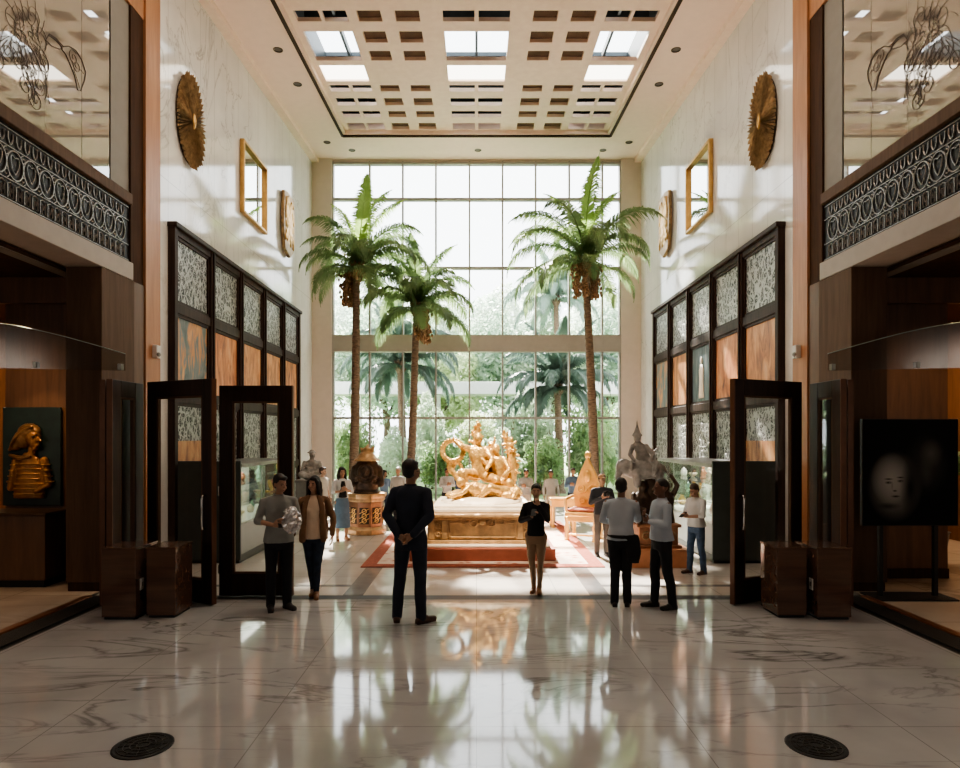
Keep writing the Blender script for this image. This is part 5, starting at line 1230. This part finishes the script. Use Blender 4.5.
navy=cm('midnight suit cloth',(.017,.023,.042),.8,var=.2); blackc=cm('black trouser cloth',(.014,.014,.018),.85,var=.25); pale=cm('pale blue shirt cotton',(.50,.55,.61),.8,var=.05)
pale2=cm('powder blue shirt cotton',(.45,.50,.57),.8,var=.05); white=cm('white shirt cotton',(.62,.62,.62),.8,var=.04); grey=cm('grey blouse',(.27,.28,.27),.8,var=.06); jeans=cm('blue denim',(.06,.10,.17),.85,var=.3,sc=14); djeans=cm('dark blue denim',(.03,.045,.075),.85,var=.3,sc=14)
cream=cm('cream blouse',(.74,.57,.43),.8,var=.05); brownk=cm('brown cardigan',(.22,.12,.065),.9,var=.15); tan=cm('tan trousers',(.33,.22,.14),.85,var=.12); blk=cm('black knit top',(.014,.013,.014),.9,var=.3); shoeb=cm('black shoe leather',(.02,.016,.014),.35); shoebr=cm('brown shoe leather',(.07,.035,.022),.35); shoet=cm('tan boots',(.30,.15,.075),.5); sneaker=cm('dark canvas sneaker',(.035,.03,.03),.8)
ltan=cm('stone cotton',(.5,.45,.38),.85); bluec=cm('faded blue cotton',(.13,.2,.3),.85); greyc=cm('light grey cotton',(.45,.45,.44),.85)
back=lambda y: y
# suited man, back to us, hands clasped behind
P=person('man in dark navy suit and glasses seen from behind, hands clasped behind back',411,622,459.5,166,navy,navy,shoebr,('short','black'),(.34,.19,.12),
  arms={'L':{'e':(.245,.09,1.17),'w':(.075,.18,.955),'d':(-.7,.15,-.35),'t':(0,.3,1),'p':(0,1,0),'c':60},'R':{'e':(-.245,.09,1.17),'w':(-.085,.185,.97),'d':(.7,.18,-.45),'t':(0,.3,1),'p':(0,1,0),'c':70}},
  legs={'Lk':(.13,-.02,.5),'La':(.155,.02,.085),'Lf':(.35,-1,0),'Rk':(-.10,-.02,.5),'Ra':(-.125,.02,.085),'Rf':(-.75,-1,0)},head=(-32,0),glasses=True,jacket=True,hem=.80,wide=.96,collar=navy)
# woman in grey with a silvery wrap
P=person('woman in grey blouse, black trousers and sneakers holding a silvery wrap',279,609.5,474,22,grey,blackc,sneaker,('short','black'),(.42,.24,.16),
  arms={'R':{'e':(-.265,.03,1.16),'w':(-.09,-.22,1.13),'d':(.9,-.45,.1),'t':(0,-.2,1),'p':(0,1,0),'c':60},'L':{'e':(.25,.0,1.15),'w':(.10,-.24,1.17),'d':(-.7,-.6,.1),'t':(0,-.2,1),'p':(-.3,1,0),'c':55}},
  legs={'Lf':(.5,-1,0),'Rf':(-.05,-1,0)},head=(28,8),female=True,sleeve='elbow',hem=.88,wide=1.08,loose=.035,collar=grey)
def wrap(p,rz):
    t=thing('silvery_wrap','crumpled silvery plastic wrap held by the woman in grey','wrap',p,rz); b=MB(); g=random.Random(12)
    n,m_=20,14; vs=[];fs=[]
    for i in range(m_+1):
        for j in range(n):
            a=2*PI*j/n; q=PI*i/m_; r=1+g.uniform(-.28,.28); vs.append((.10*r*math.sin(q)*math.cos(a),.075*r*math.sin(q)*math.sin(a),-.16*math.cos(q)*(.9+.1*r)))
    for i in range(m_):
        for j in range(n): fs.append((i*n+j,i*n+(j+1)%n,(i+1)*n+(j+1)%n,(i+1)*n+j))
    b.add(vs,fs); b.build('crumpled_sheet',M('silver plastic',(.62,.6,.6),.25,.55,var=.3,sc=30),t); return t
held('wrap','', '',P[0],(.13,-.29,1.19),P[1],wrap)
def phone(lbl,tilt=-55):
    def f(p,rz):
        t=thing('smartphone',lbl,'phone',p,rz); b=MB(); b.box((-.033,-.004,-.065),(.033,.004,.065)); b.xf(Matrix.Rotation(R(tilt),4,'X')); b.build('phone_body',MT['black'],t,bevel=.002)
        b=MB(); b.box((-.029,.004,-.058),(.029,.0055,.058)); b.xf(Matrix.Rotation(R(tilt),4,'X')); b.build('phone_screen',M('phone screen',(.3,.33,.36),.1),t); return t
    return f
held('phone','','',P[0],(.0,-.27,1.15),P[1],phone('phone held in the hands of the woman in grey'))
# woman with cardigan
P=person('woman with long dark hair, cream blouse, brown cardigan and dark jeans, walking',314,597,476,8,cream,djeans,shoet,('long','black'),(.46,.26,.17),
  arms={'L':{'e':(.27,.05,1.15),'w':(.265,-.02,.9)},'R':{'e':(-.265,.05,1.15),'w':(-.29,-.04,.91)}},
  legs={'Lk':(.055,-.04,.50),'La':(.035,-.02,.085),'Lf':(.1,-1,0),'Rk':(-.06,.03,.50),'Ra':(-.02,.10,.10),'Rf':(-.1,-1,0),'slim':1},head=(-22,-4),female=True,hem=.86,sleeves=brownk,loose=.05)
# center woman photographing
P=person('woman in black top and tan trousers with one hand raised to her chin',536,592.5,484,-12,blk,tan,shoet,('tied','black'),(.45,.26,.17),
  arms={'L':{'e':(.20,-.14,1.21),'w':(.07,-.19,1.44),'d':(-.35,.1,.9),'t':(-1,-.2,0),'p':(-.3,.5,0),'c':70},'R':{'e':(-.24,-.06,1.17),'w':(-.04,-.24,1.26),'d':(.5,-.2,.8),'t':(.3,-.5,.6),'p':(.5,.5,0),'c':65}},
  legs={'Lk':(.075,-.03,.50),'La':(.055,.0,.085),'Rk':(-.07,.01,.5),'Ra':(-.04,.06,.085),'slim':1},head=(10,-4),female=True,hem=.93)
held('phone','','',P[0],(.0,-.30,1.335),P[1],phone('phone held at chest height by the woman in black top'))
# photographer in dark jacket further back
P=person('man in dark jacket and grey trousers holding a camera, standing by the throne',602,556,474,8,cm('charcoal jacket',(.04,.045,.055),.8),cm('grey trousers',(.14,.14,.13),.85),shoeb,('short','brown'),(.55,.33,.22),
  arms={'L':{'e':(.25,-.04,1.16),'w':(.07,-.24,1.3),'d':(-.5,-.3,.4),'t':(0,0,1),'p':(-.4,.3,0),'c':60},'R':{'e':(-.26,-.02,1.15),'w':(-.09,-.23,1.27),'d':(.5,-.3,.3),'t':(0,0,1),'p':(.4,.3,0),'c':60}},lod=1,jacket=True,hem=.9,head=(0,6),cap=cm('tan cap',(.42,.25,.13),.8))
def camera_(p,rz):
    t=thing('camera','black camera with round lens held by the man in the dark jacket','camera',p,rz); b=MB(); b.box((-.06,-.025,-.04),(.06,.03,.04)); b.box((-.025,-.02,.04),(.025,.025,.058)); b.build('camera_body',MT['black'],t,bevel=.006)
    b=MB(); b.cap((0,-.025,0),.03,(0,-.08,0),.028,12,2); b.build('lens_barrel',MT['black'],t,smooth=True); return t
held('cam','','',P[0],(0,-.33,1.36),P[1],camera_)
# two men in pale shirts
P=person('man in pale blue shirt seen from behind with a dark jacket tied at his waist',621,606,478,172,pale,blackc,shoeb,('short','black'),(.26,.14,.09),
  arms={'R':{'e':(-.24,-.08,1.19),'w':(-.13,-.26,1.18),'d':(.3,-.8,.4),'t':(0,0,1),'p':(.5,0,0),'c':50},'L':{'e':(.25,-.08,1.17),'w':(.1,-.27,1.12),'d':(-.4,-.7,.3),'t':(0,0,1),'p':(-.5,0,0),'c':50}},
  legs={'Lk':(.08,-.01,.5),'La':(.09,.02,.085),'Rk':(-.075,-.01,.5),'Ra':(-.085,.0,.085)},head=(-14,4),hem=.92,wide=1.04,loose=.03,collar=pale)
tt,kk=P[0],P[1]
b=MB(); b.loft([(-.14,.12,.62,.09,.03),(-.15,.12,.78,.11,.035),(-.12,.10,.95,.12,.05),(-.1,.08,1.0,.12,.05)],16); b.ring((0,.01,.975),(1,0,0),(0,1,0),.165,.025,20,7)
b.xf(Matrix.Diagonal((-1,1,1,1))) if False else None
fuse(b.scaled(kk),.012*kk,'tied_jacket',blk,tt,2,.01,.08)
P=person('man in powder blue shirt and black trousers in profile, facing left',661,608,478.5,-80,pale2,blackc,shoeb,('buzz','black'),(.19,.095,.06),
  arms={'R':{'e':(-.25,-.02,1.17),'w':(-.10,-.19,1.25),'d':(.5,-.5,.4),'t':(0,0,1),'p':(.5,.2,0),'c':60},'L':{'e':(.24,-.03,1.16),'w':(.06,-.2,1.19),'d':(-.7,-.4,.2),'t':(0,0,1),'p':(-.5,.2,0),'c':60}},
  legs={'Lk':(.09,.05,.5),'La':(.1,.12,.085),'Rk':(-.09,-.05,.5),'Ra':(-.1,-.05,.085)},head=(-6,2),hem=.93,wide=1.0,loose=.03,collar=pale2)
P=person('man in white shirt and blue jeans looking down at his phone beside the glass case',696,573.5,483,-62,white,jeans,shoebr,('short','brown'),(.36,.2,.13),
  arms={'R':{'e':(-.23,-.06,1.15),'w':(-.06,-.26,1.14),'d':(.5,-.8,.2),'t':(0,0,1),'p':(.5,.2,0),'c':55},'L':{'e':(.23,-.06,1.15),'w':(.06,-.26,1.13),'d':(-.5,-.8,.2),'t':(0,0,1),'p':(-.5,.2,0),'c':55}},
  legs={'Lk':(.10,.03,.5),'La':(.12,.08,.085),'Rk':(-.1,-.05,.5),'Ra':(-.11,-.06,.085)},head=(0,24),hem=.92,sleeve='elbow',loose=.035,lod=0)
held('phone','','',P[0],(0,-.35,1.17),P[1],phone('phone in the hands of the man in white shirt and jeans'))
# woman in denim skirt beside the pedestal
P=person('long haired woman in white shrug and long denim skirt by the octagonal pedestal',342,540,467,25,white,cm('washed denim',(.13,.2,.29),.85,var=.2),shoet,('long','black'),(.46,.27,.18),
  arms={'L':{'e':(.23,-.06,1.17),'w':(.05,-.22,1.22),'d':(-.5,-.5,.3),'t':(0,0,1),'p':(-.4,.3,0),'c':55},'R':{'e':(-.23,-.05,1.16),'w':(-.07,-.22,1.2),'d':(.5,-.5,.3),'t':(0,0,1),'p':(.4,.3,0),'c':55}},female=True,lod=1,skirt=.30,hem=1.02,tee=blk,sleeve='elbow')
P=person('bare-armed visitor in sand top walking behind the woman with the cardigan',323,530,467,70,ltan,blackc,shoebr,('short','brown'),(.5,.3,.2),lod=1,sleeve='short')
# visitors far back near the window, some seated height
far=[(551,523,470,10,greyc,ltan,'black','visitor in light grey shirt near the gilded table, far back'),(573,521,468,-15,bluec,blackc,'brown','visitor in faded blue shirt right of the grey visitor, far back'),
     (384,522,470,25,bluec,djeans,'black','visitor in blue by the window, just left of the suited man'),(398,524,467,-20,greyc,blackc,'grey','grey haired visitor in light grey beside the suited man'),
     (447,520,468,15,greyc,blackc,'black','visitor in light grey by the window, left of the golden statue'),(459,517,470,-25,cm('navy top',(.05,.07,.12),.85),blackc,'black','visitor in navy top half hidden behind the golden statue'),
     (510,521,472,10,bluec,djeans,'brown','visitor in blue right behind the golden statue'),(526,523,469,-20,greyc,ltan,'black','visitor in light grey behind the woman with raised hand')]
for i,(u,vf,vh,rz,tp,bt,hc,lab) in enumerate(far):
    person(lab,u,vf,vh,rz,tp,bt,shoeb,('bob' if i%3==2 else 'short',hc),(.46,.27,.18) if i%2 else (.34,.2,.13),lod=2,female=i%3==2,arms=[None,{'L':{'e':(.24,-.03,1.16),'w':(.06,-.24,1.2),'d':(-.5,-.5,.3),'t':(0,0,1),'p':(-.4,.3,0)},'R':{'e':(-.24,-.03,1.16),'w':(-.05,-.24,1.2),'d':(.5,-.5,.3),'t':(0,0,1),'p':(.4,.3,0)}},{'R':{'e':(-.25,.0,1.16),'w':(-.12,-.18,1.38),'d':(.3,-.2,.8),'t':(0,-1,0),'p':(.5,.5,0)}}][i%3],head=(rnd.uniform(-40,40),0),group='visitors near the window')

# ------------------------------------------------------------------ light
w=bpy.data.worlds.new('sky'); SC.world=w; w.use_nodes=True; nt=w.node_tree; nt.nodes.clear()
bg=nt.nodes.new('ShaderNodeBackground'); wo=nt.nodes.new('ShaderNodeOutputWorld'); bg.inputs[0].default_value=(.93,.97,1.0,1); bg.inputs[1].default_value=2.3; nt.links.new(bg.outputs[0],wo.inputs[0])
def light(kind,name,loc,energy,col=(1,1,1),size=1,target=None,**k):
    l=bpy.data.lights.new(name,kind); l.energy=energy; l.color=col
    if kind=='AREA': l.shape='RECTANGLE'; l.size=size[0]; l.size_y=size[1]
    elif kind!='SUN': l.shadow_soft_size=size
    o=bpy.data.objects.new(name,l); COL.objects.link(o); o.location=loc
    if target is not None:
        d=Vector(target)-Vector(loc); o.rotation_euler=d.to_track_quat('-Z','Y').to_euler()
    for a,b_ in k.items(): setattr(l,a,b_)
    return o
s=light('SUN','sun',(0,30,30),15,(1,.94,.86)); s.data.angle=R(1.2); s.rotation_euler=Vector((.13,-.735,-.665)).to_track_quat('-Z','Y').to_euler()
# portal for the window so the sky is sampled well
p_=light('AREA','window_portal',(0,20.3,5.2),1,size=(8.8,10.4),target=(0,0,5.2)); p_.data.cycles.is_portal=True
light('SPOT','statue_spot',(-1.2,8.6,zc(8.6)-.1),5200,(1,.87,.68),.12,target=(.1,12,1.4),spot_size=R(24),spot_blend=.7)
light('SPOT','throne_spot',(1.4,9.4,zc(9.4)-.1),900,(1,.87,.68),.12,target=(2.1,13,1.0),spot_size=R(18),spot_blend=.7)
light('AREA','coffer_fill',(0,8.8,9.75),80,(1,.86,.68),(6.5,1.2),target=(0,9.6,0))  # added fill for the entrance and wings, no fixture stands for it
for s_ in (-1,1):
    light('SPOT','wing_downlight',(s_*6.4,8.0,4.25),(50 if s_<0 else 40),(1,.68,.4),.08,target=(s_*6.4,9.4,1.6),spot_size=R(80),spot_blend=.9)
    light('AREA','corridor_lamp',(s_*8.0,11.6,4.2),50,(1,.75,.48),(1.5,1.5),target=(s_*8.0,11.6,0))
    light('AREA','front_fill',(s_*3.0,4.5,8.7),14,(1,.85,.7),(2,2),target=(s_*4.0,7,0))  # added fill over the front floor, not an actual gallery lamp
light('SPOT','relief_spot',(-5.7,8.2,3.7),36,(1,.75,.48),.04,target=(-6.4,9.4,1.9),spot_size=R(38),spot_blend=.6)

# ------------------------------------------------------------------ camera and view
cd=bpy.data.cameras.new('camera'); cam=bpy.data.objects.new('camera',cd); COL.objects.link(cam); cam.location=(0,0,H); cam.rotation_euler=(R(90),0,0)
cd.sensor_width=36; cd.lens=F/960*36; cd.shift_x=(480-CX)/960; cd.shift_y=(HY-384)/960; cd.clip_end=300
SC.camera=cam
SC.view_settings.view_transform='AgX'
try: SC.view_settings.look='AgX - Medium High Contrast'
except Exception: pass
SC.view_settings.exposure=1.22
SC.cycles.use_denoising=True
SC.cycles.max_bounces=8; SC.cycles.diffuse_bounces=4; SC.cycles.glossy_bounces=4; SC.cycles.transparent_max_bounces=16; SC.cycles.transmission_bounces=4
SC.cycles.caustics_reflective=False; SC.cycles.caustics_refractive=False; SC.cycles.sample_clamp_indirect=6
